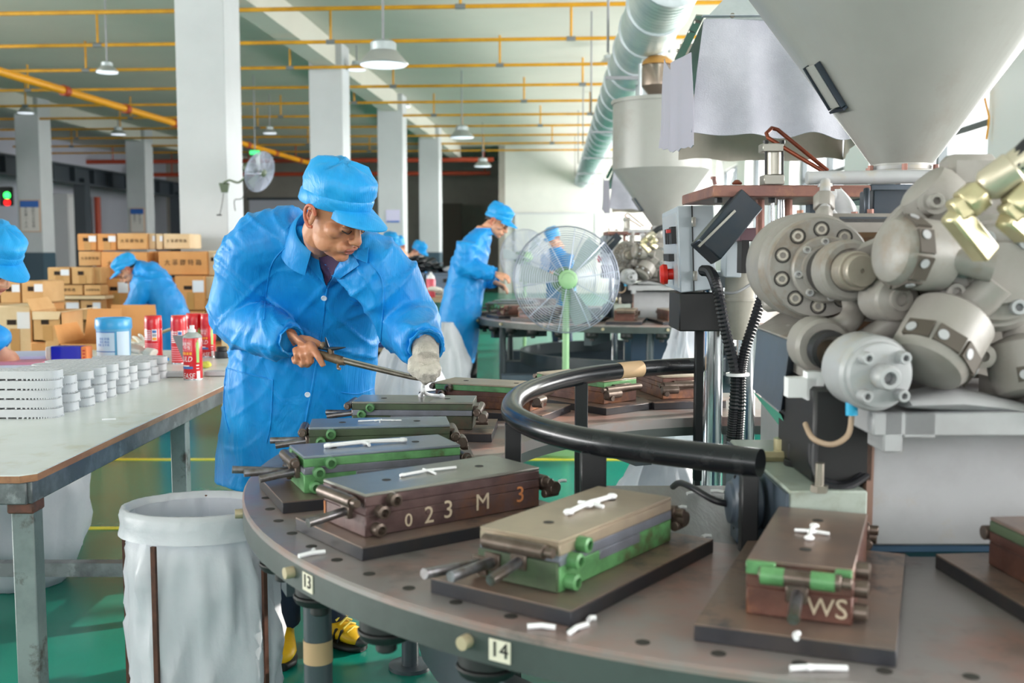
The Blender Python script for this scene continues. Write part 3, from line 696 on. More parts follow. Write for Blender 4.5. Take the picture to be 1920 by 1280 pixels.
# star motor
MC = at(1868, 512, 1.80)
axm = Vector((-.12, -1, .03)).normalized(); xm, ym, _z = basis(axm)
part(MB().lathe(MC-axm*.16, axm, [(.165, -.06), (.172, -.04), (.172, .0), (.165, .006), (.12, .012)], 48), 'motor_plate', M_cast, t, ang=25)
part(MB().lathe(MC-axm*.15, axm, [(.095, 0), (.10, .06), (.10, .14), (.09, .155)], 40), 'motor_hub', M_cast, t, ang=25)
part(MB().lathe(MC, axm, [(.083, -.02), (.083, .016), (.078, .022), (.055, .024), (.05, .034), (.02, .034)], 40), 'motor_cover', M_cast, t, ang=25)
for k in range(6):
    a = math.radians(115+60*k); b = MB(); capbolt(b, MC+xm*(.062*math.cos(a))+ym*(.062*math.sin(a))+axm*.016, axm, .0135, .022); part(b, 'cover_bolt', M_cast2, t)
def head(p0, p1, r, slots, nm='cylinder_head'):
    p0, p1 = Vector(p0), Vector(p1); d = (p1-p0).normalized(); L = (p1-p0).length; x, y, _ = basis(d, (0, -1, 0))
    part(MB().lathe(p0, d, [(r*.40, -L*.75), (r*.45, -L*.1), (r*.85, 0), (r, L*.08), (r, L*.55), (r*.98, L*.8), (r*.86, L*.95), (r*.7, L), (r*.2, L*1.02)], 32), nm, M_cast, t, ang=32)
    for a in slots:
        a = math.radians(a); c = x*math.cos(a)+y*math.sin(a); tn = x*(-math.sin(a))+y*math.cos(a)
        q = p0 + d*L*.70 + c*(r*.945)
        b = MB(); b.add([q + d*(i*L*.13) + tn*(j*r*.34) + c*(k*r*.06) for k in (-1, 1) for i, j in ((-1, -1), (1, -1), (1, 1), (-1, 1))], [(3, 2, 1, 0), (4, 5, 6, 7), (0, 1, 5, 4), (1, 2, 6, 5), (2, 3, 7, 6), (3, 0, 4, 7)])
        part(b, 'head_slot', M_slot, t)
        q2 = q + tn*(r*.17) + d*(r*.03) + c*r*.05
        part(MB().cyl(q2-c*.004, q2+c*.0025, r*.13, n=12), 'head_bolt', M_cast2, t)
head(at(1768, 482, 1.80), at(1664, 469, 1.77), .060, (-25, 20, 65, 110, 155))
head(at(1792, 592, 1.79), at(1733, 693, 1.745), .069, (-30, 20, 62, 105, 150))
head(at(1915, 640, 1.82), at(1935, 740, 1.79), .062, (60, 110))
head(at(1800, 420, 1.90), at(1725, 345, 1.90), .055, (60,))
part(MB().tube([at(1740, 480, 1.78), at(1800, 487, 1.755), at(1862, 500, 1.74)], [.028, .024, .026], 18), 'motor_arm', M_cast, t)
part(MB().tube([at(1795, 590, 1.79), at(1840, 560, 1.77), at(1868, 530, 1.76)], [.034, .03, .03], 18), 'motor_arm', M_cast, t)
part(hexa([at(1745, 600, 1.86), at(1830, 610, 1.80), at(1830, 610, 1.9), at(1745, 600, 1.95), at(1735, 500, 1.84), at(1835, 490, 1.78), at(1835, 490, 1.9), at(1735, 500, 1.95)]), 'motor_web', M_cast, t, bev=.012)
b = MB(); capbolt(b, at(1789, 547, 1.785), axm, .016, .016); b.lathe(at(1789, 547, 1.80), axm, [(.028, -.03), (.028, .01), (.024, .013)], 20); part(b, 'web_bolt', M_cast, t)
b = MB(); capbolt(b, at(1751, 378, 1.80), axm, .013, .02); b.lathe(at(1751, 378, 1.82), axm, [(.02, -.03), (.022, .015)], 18); part(b, 'plate_bolt', M_cast, t)
part(MB().lathe(at(1845, 668, 1.78), axm, [(.02, -.08), (.02, 0), (.009, .002), (.009, -.01), (.0001, -.01)], 18), 'drain_plug', M_cast, t)
part(MB().box(at(1815, 330, 1.93), (.09, .06, .075)), 'motor_top_block', M_cast, t, bev=.012)
part(MB().box(at(1690, 560, 2.2), (.30, .2, .27)), 'gearbox', mat('greasy_gearbox', '#4a4036', .5, .2, col2='#6b4a2e', scale=9), t, bev=.01)  # added block; its dark brown stands for shade in the recess
part(MB().box(at(1840, 690, 2.3), (.34, .2, .2)), 'oil_tank', bpy.data.materials['greasy_gearbox'], t, bev=.008)  # added block; same painted shade closes a bright gap below the motor
# hydraulic elbows and hoses
def sq(pts, wd, nm, m=M_zinc):
    b = MB()
    for a, c in zip(pts, pts[1:]): b.bar(a, c, wd, wd)
    return part(b, nm, m, t, bev=.004)
sq([at(1850, 478, 1.64), at(1786, 398, 1.62), at(1815, 382, 1.62)], .034, 'elbow_fitting')
part(MB().cyl(at(1808, 386, 1.62), at(1838, 362, 1.62), .026, n=6).cyl(at(1838, 362, 1.62), at(1848, 354, 1.62), .019, n=16), 'hex_nut', M_zinc, t, bev=.002)
part(MB().lathe(at(1845, 355, 1.62), at(1912, 305, 1.60)-at(1845, 355, 1.62), [(.020, 0), (.026, .008), (.026, .05), (.023, .053), (.023, .075)], 20), 'hose_ferrule', M_ferr, t)
part(MB().tube(bez([at(1905, 312, 1.60), at(1960, 262, 1.59), at(2040, 240, 1.6)], 5), .021, 14), 'hydraulic_hose', M_hose, t)
sq([at(1925, 440, 1.62), at(1885, 405, 1.60), at(1905, 388, 1.60)], .032, 'elbow_fitting')
part(MB().cyl(at(1900, 393, 1.60), at(1932, 358, 1.60), .025, n=6), 'hex_nut', M_zinc, t, bev=.002)
# end cap with nozzle
Ec = at(1652, 704, 1.70); axe = Vector((.10, -1, -.03)).normalized(); xe, ye, _z = basis(axe)
part(MB().lathe(Ec, axe, [(.050, -.105), (.060, -.098), (.062, -.09), (.062, -.02), (.058, -.012), (.054, -.010), (.052, 0), (.046, .002)], 44), 'end_cap', M_cast2, t, ang=22)
for a in (45, 135, 225, 315):
    a = math.radians(a); b = MB(); capbolt(b, Ec+xe*(.043*math.cos(a))+ye*(.043*math.sin(a)), axe, .0105, .022); part(b, 'cap_bolt', M_cast2, t)
part(MB().lathe(Ec, axe, [(.021, 0), (.020, .03), (.017, .034), (.0105, .034), (.0105, .012), (.0001, .012)], 20), 'nozzle', M_cast2, t)
sd = at(1540, 655, 1.98)
part(MB().cyl(sd, Ec-axe*.09, .026, n=20), 'shaft', mat('greasy_steel', '#4d443e', .25, .6, col2='#82705e', scale=8), t)
part(MB().lathe(at(1543, 650, 1.94), Ec-sd, [(.052, -.05), (.052, 0), (.046, .008), (.034, .008)], 26), 'shaft_collar', M_cast, t, ang=25)
part(MB().lathe(at(1553, 656, 1.91), Ec-sd, [(.036, -.01), (.036, .018), (.028, .02)], 26, caps=False), 'shaft_seal', M_black, t)
part(hexa([at(1410, 731, 2.30), at(1462, 774, 2.05), at(1530, 715, 2.15), at(1470, 690, 2.4), at(1419, 617, 2.30), at(1481, 640, 2.05), at(1536, 611, 2.15), at(1474, 583, 2.4)]), 'bracket_box', M_slate, t, bev=.003)
part(hexa([at(1421, 616.5, 2.296), at(1481, 639, 2.055), at(1535, 610.5, 2.152), at(1474, 582.5, 2.396), at(1420, 613, 2.296), at(1481, 635, 2.055), at(1535, 606.5, 2.152), at(1474, 578, 2.396)]), 'bracket_top', M_cast, t, bev=.001)
part(hexa([at(1414, 738, 2.29), at(1488, 832, 2.06), at(1488, 832, 2.08), at(1414, 738, 2.31), at(1412, 733, 2.29), at(1464, 777, 2.06), at(1464, 777, 2.08), at(1412, 733, 2.31)]), 'green_plate', mat('green_paint', '#3f8f78', .4), t)
part(hexa([at(1430, 590, 2.34), at(1470, 582, 2.3), at(1480, 570, 2.4), at(1440, 570, 2.4), at(1425, 560, 2.34), at(1470, 560, 2.3), at(1480, 540, 2.4), at(1430, 540, 2.4)]), 'barrel_foot', M_cast, t, bev=.01)
# white pipe above
part(MB().cyl(at(1512, 334, 2.36), at(1830, 330, 2.36), .0152, n=20), 'header_pipe', M_cast2, t, bev=.002)
b = MB(); b.cyl(at(1547, 340, 2.35), at(1547, 412, 2.28), .0115, n=14); b.cyl(at(1547, 344, 2.35), at(1547, 350, 2.35), .016, n=14); part(b, 'tee_pipe', M_cast2, t)
part(MB().cyl(at(1545, 367, 2.33), at(1545, 392, 2.31), .0235, n=6), 'union_nut', M_cast, t, bev=.002)
part(MB().cyl(at(1545, 396, 2.30), at(1545, 412, 2.28), .019, n=6), 'union_nut', M_cast, t, bev=.002)
part(MB().box(at(1630, 413, 2.4), (.17, .12, .012)), 'barrel_cover', M_steel_dark, t)
for px, py in ((1602, 405), (1632, 400), (1500, 402)):
    part(MB().cyl(at(px, py+9, 2.37), at(px, py-8, 2.37), .0075, n=10).cyl(at(px, py+9, 2.37), at(px, py+3, 2.37), .012, n=6), 'stud', M_rplate, t)
part(MB().cyl(at(1625, 352, 2.45), at(1625, 420, 2.45), .008, n=8).box(at(1668, 386, 2.5), (.11, .1, .07)), 'feed_throat', M_chute, t, bev=.003)
# ---- side motor on the plinth
t = thing('flange_motor', 'dark slate flanged motor with a black cable on the left of the grey plinth', 'motor', (.43, 1.95, .8)); MACH.append(t)
c = Vector((.462, 1.96, .872))
part(MB().lathe(c, (-1, 0, 0), [(.045, -.0), (.05, .004), (.05, .028), (.047, .03), (.054, .03), (.054, .042), (.040, .052), (.038, .058), (.012, .064)], 30), 'housing', M_slate, t, ang=25)
for k in range(6):
    a = math.radians(60*k+30); q = c+Vector((-.036, .047*math.cos(a), .047*math.sin(a))); part(MB().cyl(q, q+Vector((-.012, 0, 0)), .0045, n=8), 'flange_bolt', M_black, t)
part(MB().box((.44, 1.96, .815), (.05, .06, .03)), 'foot', M_slate, t, bev=.003)
part(MB().tube(bez([at(1375, 946, 1.96), at(1340, 938, 1.95), at(1300, 915, 2.0), at(1275, 905, 2.1), at(1262, 912, 2.2)], 6), .0065, 10), 'power_cable', M_hose, t)
# ---- hopper
hb = at(1690, 318, 2.62); t = thing('feed_hopper', 'big pale grey conical hopper above the injection machine', 'hopper', hb); MACH.append(t)
part(MB().lathe(hb, (0, 0, 1), [(.072, -.004), (.071, .012), (.405, .475), (.41, .48), (.41, 1.02), (.425, 1.02), (.425, 1.05), (.02, 1.07)], 64), 'cone', M_hop, t, ang=20)
part(MB().lathe(hb, (0, 0, 1), [(.085, -.02), (.085, -.004), (.075, -.002), (.075, .006)], 32), 'outlet_flange', M_cast2, t)
for k in range(6):
    a = math.radians(60*k+15); q = hb+Vector((.085*math.cos(a), .085*math.sin(a), 0)); part(MB().cyl(q+Vector((0, 0, -.03)), q+Vector((0, 0, .008)), .007, n=6), 'flange_bolt', M_rplate, t)
th = math.radians(192); rdir = Vector((math.cos(th), math.sin(th), 0)); sl = (rdir*.333+Vector((0, 0, .463))).normalized(); tn = Vector((-rdir.y, rdir.x, 0)); nn = sl.cross(tn) if sl.cross(tn).dot(rdir) > 0 else -sl.cross(tn)
c = hb + rdir*.205 + Vector((0, 0, .196))
b = MB()
for e in (-1, 1): b.bar(c+tn*(.028*e)-sl*.06+nn*.006, c+tn*(.028*e)+sl*.06+nn*.006, .006, .014, up=nn)
b.bar(c-sl*.066-tn*.032+nn*.006, c-sl*.066+tn*.032+nn*.006, .006, .014, up=nn)
part(b, 'gate_rails', M_chute, t)
part(MB().bar(c-sl*.058+nn*.006, c+sl*.058+nn*.006, .05, .005, up=nn), 'gate_plate', M_hop, t)
# ---- clamp frame with chute, cylinder, copper pipes, chrome columns
pc = at(1480, 358, 2.95); t = thing('clamp_frame', 'rusty clamp platform with small air cylinder, copper pipe loop and dark chute', 'machine frame', (pc.x, pc.y, .0)); MACH.append(t)
zp = at(1480, 358, 2.75).z; x0 = at(1337, 358, 2.75).x; x1 = at(1633, 358, 2.75).x; x2 = at(1738, 358, 2.75).x
part(MB().box(((x0+x1)/2, 3.0, zp), (x1-x0, .5, .030)), 'platform', M_rplate, t, bev=.003)
part(MB().box(((x1+x2)/2, 2.98, zp), (x2-x1-.004, .44, .036)), 'platform_block', M_slate, t, bev=.003)
part(MB().bar(at(1402, 378, 2.76), at(1322, 473, 2.70), .075, .06, up=(0, -1, 0)), 'chute', M_chute, t, bev=.003)
part(MB().bar(at(1378, 395, 2.705), at(1310, 462, 2.665), .006, .006, up=(0, -1, 0)), 'chute_edge', M_alu, t)
def cb(px0, px1, py0, py1, Y, dy): 
    a, b_ = at(px0, py0, Y), at(px1, py1, Y); return MB().box(((a.x+b_.x)/2, Y+dy/2, (a.z+b_.z)/2), (abs(b_.x-a.x), dy, abs(a.z-b_.z)))
part(cb(1433, 1471, 327, 346, 2.8, .055), 'cylinder_base', M_alu, t, bev=.002)
part(cb(1431, 1470, 268, 284, 2.8, .055), 'cylinder_head', M_alu, t, bev=.002)
q = at(1452, 327, 2.83); part(MB().cyl(q, at(1452, 284, 2.83), .0185, n=20), 'cylinder_tube', mat('satin_aluminium', '#b6b2a8', .4, .6), t)
for px in (1436, 1467):
    part(MB().cyl(at(px, 330, 2.805), at(px, 264, 2.805), .0035, n=8).cyl(at(px, 270, 2.805), at(px, 263, 2.805), .0075, n=6), 'tie_rod', M_black, t)
part(MB().tube([at(1552, 320, 2.85), at(1500, 277, 2.85), at(1458, 243, 2.85), at(1447, 240, 2.85), at(1437, 250, 2.83), at(1440, 258, 2.82), at(1480, 283, 2.80), at(1545, 322, 2.78)], .0055, 10), 'copper_pipe', M_copper, t)
for px, m_, r, y1 in ((1426, M_rplate, .011, 420), (1449, M_chrome, .006, 420), (1477, M_rplate, .013, 412), (1465, M_chrome, .012, 415), (1424, M_rplate, .010, 430)):
    part(MB().cyl(at(px, 372, 2.9), at(px, y1+20, 2.9), r, n=12), 'guide_rod', m_, t)
for px in (1347, 1448, 1620):
    part(MB().cyl(at(px, 370, 2.8), at(px, 380, 2.8), .010, n=6), 'platform_bolt', M_black, t)
part(MB().cyl(at(1341, 346, 2.8), at(1338, 332, 2.8), .005, n=8).cyl(at(1338, 336, 2.8), at(1338, 331, 2.8), .008, n=6), 'stop_bolt', M_rplate, t)
part(MB().lathe(at(1382, 346, 2.85), (0, 0, 1), [(.012, 0), (.014, .004), (.006, .012), (.0001, .013)], 14), 'lifting_eye', M_copper, t)
part(cb(1388, 1434, 427, 452, 3.0, .1), 'cross_block', mat('purple_brown', '#6a5058', .5), t, bev=.003)
part(cb(1391, 1404, 450, 512, 3.0, .06), 'dark_post', M_black, t)
part(cb(1362, 1390, 440, 520, 3.1, .08), 'grey_post', M_cab, t, bev=.003)
for px, r, yb in ((1338, .033, 5), (1401, .031, 5)):
    q = at(px, 560, 3.38); part(MB().cyl((q.x, q.y, .25), (q.x, q.y, 1.27), r, n=28), 'chrome_column', M_chrome, t)
part(MB().box((.74, 3.42, .13), (.5, .4, .26)), 'frame_foot', M_slate, t, bev=.006)
part(MB().box((.72, 3.42, 1.25), (.32, .16, .05)), 'column_head', M_cab, t, bev=.004)
q = at(1480, 358, 3.15); part(MB().box((q.x+.3, 3.2, 1.35), (.05, .05, .26)), 'riser', M_slate, t); part(MB().box((q.x+.1, 3.22, 1.4), (.05, .05, .18)), 'riser', M_slate, t)
# ---- control box
t = thing('control_box', 'grey electric control box with a red stop button on its side', 'control box', (.57, 3.6, 1.2)); MACH.append(t)
NLt, NLb, FLt, FLb = at(1270, 386, 3.3), at(1276, 549, 3.3), at(1241, 400, 3.85), at(1248, 536, 3.85)
NRt, NRb = at(1338, 384, 3.3), at(1343, 541, 3.3); dx = FLt-NLt
part(hexa([NLb, NRb, NRb+Vector((.02, .55, 0)), FLb, NLt, NRt, NRt+Vector((.02, .55, 0)), FLt]), 'body', M_cab, t, bev=.003)
def onside(a, b_, off=.004):              # a along the side (0 near .. 1 far), b_ up
    lo = NLb.lerp(FLb, a); hi = NLt.lerp(FLt, a); nrm = (NLt-NLb).cross(FLb-NLb).normalized(); nrm = nrm if nrm.x < 0 else -nrm
    return lo.lerp(hi, b_) + nrm*off
def sidebox(a0, a1, b0, b1, th, nm, m_): 
    return part(hexa([onside(a0, b0, 0), onside(a1, b0, 0), onside(a1, b0, th), onside(a0, b0, th), onside(a0, b1, 0), onside(a1, b1, 0), onside(a1, b1, th), onside(a0, b1, th)]), nm, m_, t)
sidebox(.06, .94, .05, .93, .003, 'side_panel', mat('panel_silver', '#b8bbbd', .35, .3))
for k in range(3): sidebox(.30+.13*k, .36+.13*k, .57, .76, .012, 'switch', M_black)
sidebox(.06, .2, .57, .77, .018, 'timer', M_black)
sidebox(.25, .62, .36, .45, .02, 'meter', M_black)
sidebox(.10, .16, .70, .74, .03, 'small_red_button', M_red)
part(MB().lathe(onside(.36, .20, .0), onside(.36, .20, 1)-onside(.36, .20, 0), [(.018, 0), (.018, .02), (.032, .022), (.034, .035), (.028, .045), (.0001, .047)], 20), 'stop_button', M_red, t)
part(hexa([at(1300, 547, 3.294), at(1302.5, 547, 3.294), at(1302.5, 547, 3.30), at(1300, 547, 3.30), at(1296, 385, 3.294), at(1298.5, 385, 3.294), at(1298.5, 385, 3.30), at(1296, 385, 3.30)]), 'door_seam', M_black, t)
for y in (416, 517): part(MB().box(at(1300+(y-416)*.03, y, 3.29), (.012, .02, .03)), 'hinge', M_alu, t, bev=.002)
part(MB().box((.585, 3.42, 1.15), (.13, .22, .12)).box((.60, 3.4, .85), (.03, .03, .5)), 'bracket', M_black, t, bev=.004)
# ---- corrugated hoses
def corr(pts, r, nm, lab):
    pth = bez(pts, 40); o = Vector(pts[-1]); b = MB(); L = 0; pp = [pth[0]]; acc = 0
    for a, c in zip(pth, pth[1:]):
        acc += (c-a).length
        if acc > .0032: pp.append(c); acc = 0
    t = thing(nm, lab, 'hose', (o.x, o.y, o.z)); MACH.append(t)
    b.tube(pp, [r*(1.0 if i % 2 else .8) for i in range(len(pp))], 10); part(b, 'sleeve', M_hose, t, ang=20)
    return t
h1 = corr([at(1318, 507, 3.25), at(1333, 512, 3.18), at(1346, 548, 3.1), at(1360, 620, 3.1), at(1378, 695, 3.1), at(1377, 760, 3.1), at(1370, 835, 3.12)], .0175, 'corrugated_hose', 'black corrugated hose leaving the grey control box')
h2 = corr([at(1432, 545, 3.15), at(1415, 600, 3.12), at(1396, 660, 3.1), at(1389, 705, 3.1), at(1388, 760, 3.1), at(1383, 840, 3.12)], .0165, 'corrugated_hose', 'black corrugated hose coming down beside the big grey barrel')
part(MB().cyl(at(1383, 699, 3.1), at(1383, 704, 3.1), .034, n=20), 'cable_tie', M_white, h1)
part(MB().tube(bez([at(1352, 548, 3.15), at(1380, 548, 3.12), at(1412, 530, 3.12), at(1424, 526, 3.1)], 5), .004, 8), 'grey_wire', M_cast2, h1)
# ---- plastic funnel
p = at(1386, 636, 3.3); t = thing('plastic_funnel', 'grey plastic funnel bucket between the corrugated hoses', 'funnel', p); MACH.append(t)
part(MB().lathe(p, (0, 0, 1), [(.028, 0), (.047, .12), (.05, .12), (.05, .128), (.046, .128), (.046, .205), (.05, .205), (.05, .218), (.044, .218), (.044, .13)], 24), 'body', mat('funnel_plastic', '#9a978c', .5, col2='#8a877c', scale=6), t, ang=30)
# ---- fume hood with curtains
t = thing('fume_hood', 'white fabric curtained fume hood behind the big hopper', 'hood', (1.0, 4.1, 1.72)); MACH.append(t)
def sheet(P, nu, nv, wob, nm, m_, thick=.003, seed=0.):
    a, b_, c, d = [Vector(p) for p in P]; vs = []; n_ = (b_-a).cross(d-a).normalized(); fs = []
    for j in range(nv+1):
        for i in range(nu+1):
            u, v = i/nu, j/nv; p = a.lerp(b_, u).lerp(d.lerp(c, u), v)
            p = p + n_*(wob*noise.noise(Vector((u*3+seed, v*1.2, seed)))*(.3+.7*(1-v)))+ Vector((0, 0, .012*noise.noise(Vector((u*5+seed, 7, v))))) * (1-v)
            vs.append(p)
    k = len(vs); vs += [p + n_*thick for p in vs]; W_ = nu+1
    for j in range(nv):
        for i in range(nu):
            q = (j*W_+i, j*W_+i+1, (j+1)*W_+i+1, (j+1)*W_+i); fs += [q, tuple(x+k for x in reversed(q))]
    edge = [(i, i+1) for i in range(nu)] + [(nv*W_+i+1, nv*W_+i) for i in range(nu)] + [((j+1)*W_, j*W_) for j in range(nv)] + [(j*W_+nu, (j+1)*W_+nu) for j in range(nv)]
    fs += [(x, y, y+k, x+k) for x, y in edge]
    return part(MB().add(vs, fs), nm, m_, t, ang=60)
Yf, Ybk = 3.62, 4.75
fl, fr_ = at(1296, 248, Yf), at(1610, 256, Yf); tl, tr = at(1318, 40, Yf+.12), at(1560, 38, Yf+.12)
sheet((fl, fr_, tr, tl), 40, 24, .11, 'front_curtain', M_fab, seed=1.)
bl_, br_ = at(1272, 300, Ybk), at(1580, 300, Ybk); sheet((bl_, br_, br_+Vector((0, 0, .5)), bl_+Vector((0, 0, .5))), 30, 8, .09, 'back_curtain', M_fab2, seed=4.)
sheet((at(1262, 286, 3.95), at(1301, 272, Yf-.02), at(1297, 98, Yf), at(1258, 118, 3.95)), 8, 8, .02, 'side_curtain', M_fab3, seed=8.)
sheet((at(1236, 278, 4.35), at(1266, 282, 3.97), at(1262, 140, 3.97), at(1246, 110, 4.35)), 8, 8, .03, 'side_curtain', M_fab3, seed=11.)
sheet((fr_, br_, br_+Vector((0, 0, .5)), tr), 8, 6, .03, 'side_curtain', M_fab2, seed=14.)
tb = Vector((0, 1.05, .0)); apex = Vector((1.05, 4.2, 2.55))
def pyr(a, c): return [a.lerp(apex, .75), c.lerp(apex, .75)]
b = MB()
cor = [tl, tr, tr+tb, tl+Vector((-.02, .75, -.18))]
tops = [p.lerp(apex, .8) for p in cor]
b.add(cor+tops, [(0, 1, 5, 4), (1, 2, 6, 5), (2, 3, 7, 6), (3, 0, 4, 7), (4, 5, 6, 7)]); part(b, 'sheet_metal_top', M_galv, t, smooth=False)
part(MB().bar(tl+Vector((-.005, -.01, .015)), tr+Vector((0, -.01, .015)), .004, .036, up=(0, 1, 0)), 'front_band', M_galv, t, bev=.001)
part(MB().bar(tl+Vector((-.01, -.005, .02)), at(1272, 112, 4.0), .006, .03, up=(1, 0, 0)), 'side_band', M_alu, t, bev=.001)
for a in (.12, .35, .6, .85):
    q = tl.lerp(at(1272, 112, 4.0), a); part(MB().cyl(q+Vector((-.02, -.01, .012)), q+Vector((0, 0, .012)), .006, n=8), 'band_bolt', M_alu, t)
q = tl.lerp(tr, .22)+Vector((0, -.012, .015)); part(MB().cyl(q, q+Vector((0, -.008, 0)), .009, n=6), 'band_bolt', M_bosst, t)
part(MB().cyl(tops[0].lerp(tops[2], .5), tops[0].lerp(tops[2], .5)+Vector((0, 0, .9)), .11, n=24), 'duct_neck', M_galv, t)

# crumpled film beside the tee pipe
t = thing('plastic_film', 'crumpled clear white film hanging behind the white tee pipe', 'film', at(1580, 388, 2.62)); MACH.append(t)
sheet((at(1560, 410, 2.62), at(1618, 408, 2.66), at(1578, 352, 2.62), at(1556, 360, 2.6)), 14, 10, .06, 'film', M_white, seed=30.)

# ---- the same machine again, one bay further down the hall
REL = {'injection_machine': 'second injection machine farther down the hall behind the green fan', 'flange_motor': 'small dark motor of the far injection machine', 'feed_hopper': 'far pale hopper standing left of the white fabric hood',
       'clamp_frame': 'clamp frame of the far machine with dark chute below the far hopper', 'control_box': 'control box of the far injection machine', 'plastic_funnel': 'plastic funnel of the far injection machine', 'plastic_film': 'small film scrap on the far injection machine', 'fume_hood': 'crumpled grey hood of the far injection machine'}
n_h = 0
for o in MACH:
    c = copy_tree(o); c.location = o.location + D2; k = o.name.split('.')[0]
    if k == 'corrugated_hose': n_h += 1; c['label'] = ('corrugated hose at the control box of the far machine', 'corrugated hose at the barrel of the far machine')[n_h-1]
    else: c['label'] = REL[k]
T2 = turntable(False, 'far turntable of the second machine, behind the green fan'); T2.location = TC + D2
for k, (a, lab, src) in enumerate(((183, 'dark mould in front of the standing man at the far turntable', m5), (203, 'rusty mould behind the left half of the fan cage', m1), (222, 'mould behind the lower left of the fan cage', m3), (241, 'mould on the far turntable behind the fan pole', m5), (259, 'mould on the far turntable at the lower right of the cage', m9),
                        (277, 'pale lit mould on the far turntable right of the fan', m9), (296, 'pale lit mould on the far turntable next to the control box', m8), (160, 'mould behind the handle of the far turntable', m5), (140, 'mould on the far side of the far turntable', m1))):
    ar = math.radians(a); p = TC + D2 + Vector((1.1*math.cos(ar), 1.1*math.sin(ar), TH)); dup(src, p, ar+PI, lab, 'moulds on the far turntable')
t = thing('machine_frame', 'dark green lower frame under the far turntable', 'frame', (1.07, 9.1, 0))
for y in (-1.0, .0, 1.0): MB().box((0, y, .33), (2.3, .12, .14)).build('cross_rail', M_slate, t, bev=.005)
MB().box((.75, -.2, .18), (.7, 1.4, .36)).build('base_block', mat('teal_machine_paint', '#2b5c63', .4), t, bev=.01)
MB().cyl((.62, -1.15, .35), (.62, -1.15, .62), .09, n=18).cyl((.3, -1.1, .55), (.52, -1.2, .66), .02, n=10).build('drive', M_legm, t)
MB().lathe((-.3, -.2, .02), (0, 0, 1), [(.32, 0), (.36, .05), (.36, .12), (.30, .12)], 30).build('drip_pan', mat('pan_green', '#5fae7c', .4), t)

# ---- silver ventilation duct with its drop pipe
t = thing('ventilation_duct', 'silver spiral ventilation duct running away under the ceiling', 'duct', (1.2, 9.5, 3.3))
a, e = at(1238, 0, 7.8), at(1092, 338, 34)
k = 26; d = (e-a)
M_duct = mat('duct_metal', '#cdd9d6', .38, .55, col2='#b9c9c7', scale=3, lo=.45, hi=.6)
q = a - d.normalized()*.9
while (e-q).dot(d) > 0:
    n2 = min(1.0, 0+(e-q).length); b = MB(); dn = d.normalized(); prof = []
    for i in range(11):
        z = n2*i/10*.985; prof += [(.222, z), (.226, z+.012), (.222, z+.03)]
    b.lathe(q, dn, prof, 28); part(b, 'duct_section', M_duct, t, ang=50)
    part(MB().lathe(q, dn, [(.235, -.02), (.24, -.018), (.24, .02), (.235, .022)], 28), 'duct_flange', M_galv, t)
    q = q + dn*(1.0 if (q-a).length < 4 else 1.6 if False else 1.0)
q = at(1211, 120, 9.3); part(MB().cyl((q.x, q.y, 2.5), (q.x, q.y, 3.25), .065, n=20), 'drop_pipe', M_galv, t)
q = at(1165, 140, 10.0)
for i in range(5):
    c = a + d*(.08+.2*i); part(MB().cyl(c+Vector((-.28, 0, -.02)), c+Vector((-.28, 0, CEIL-c.z)), .012, n=6).cyl(c+Vector((.28, 0, -.02)), c+Vector((.28, 0, CEIL-c.z)), .012, n=6).box(c+Vector((0, 0, -.25)), (.6, .04, .03)), 'hanger', M_rod, t)
p = at(1232, 187, 8.9); t = thing('material_loader', 'small steel loader cone with brown lid on top of the far hopper', 'loader', (p.x, p.y, p.z))
part(MB().lathe(p+Vector((0, 0, .0)), (0, 0, 1), [(.035, -.04), (.04, .0), (.13, .11), (.13, .26), (.12, .28)], 26), 'cone', mat('loader_steel', '#a8978c', .25, .85), t)
part(MB().lathe(p+Vector((0, 0, .28)), (0, 0, 1), [(.13, 0), (.12, .03), (.07, .07), (.0001, .08)], 22), 'lid', mat('loader_lid', '#a87c3e', .5), t)
part(MB().box(p+Vector((-.09, -.02, -.08)), (.07, .07, .09)), 'valve', mat('valve_blue', '#1e63b8', .4), t, bev=.01)
part(MB().cyl(p+Vector((0, 0, -.17)), p+Vector((0, 0, -.03)), .03, n=14), 'neck', M_alu, t)

# ---------------------------------------------------------------- left work table and what lies on it
M_lam = mat('table_laminate', '#dfe2e1', .3, col2='#d6dad7', scale=3, col3='#cbc9ba', scale3=4)
M_edge = mat('raw_plywood_edge', '#b5835c', .6, col2='#8a5f45', scale=9, stretch=(1, .3, 1))
M_apr = mat('worn_grey_steel', '#7f8487', .4, .4, col2='#5c5f62', scale=7, lo=.4, hi=.6, col3='#9aa0a2', scale3=9)
M_apr2 = mat('table_leg_paint', '#8b9696', .4, .2, col2='#768081', scale=5, col3='#4d4440', scale3=12)
TX0, TX1, TY0, TY1 = -2.45, -1.16, 2.54, 5.8
t = thing('work_table', 'long grey topped work table with raw plywood edge and steel frame', 'table', (-1.8, 3.9, 0))
c_ = .03
top = [(TX0, TY0), (TX1-c_, TY0), (TX1, TY0+c_), (TX1, TY1), (TX0, TY1)]
part(MB().prism(top, (0, 0, TH-.003), (1, 0, 0), (0, 1, 0), .003), 'table_top', M_lam, t)
part(MB().prism(top, (0, 0, TH-.02), (1, 0, 0), (0, 1, 0), .017), 'board_edge', M_edge, t)
for nm, c, s_ in (('front_rail', ((TX0+TX1)/2, TY0+.035, TH-.048), (TX1-TX0-.04, .05, .055)), ('side_rail', (TX1-.035, (TY0+TY1)/2, TH-.048), (.05, TY1-TY0-.04, .055)), ('back_rail', ((TX0+TX1)/2, TY1-.04, TH-.048), (TX1-TX0-.1, .05, .055))):
    part(MB().box(c, s_), nm, M_apr, t, bev=.003)
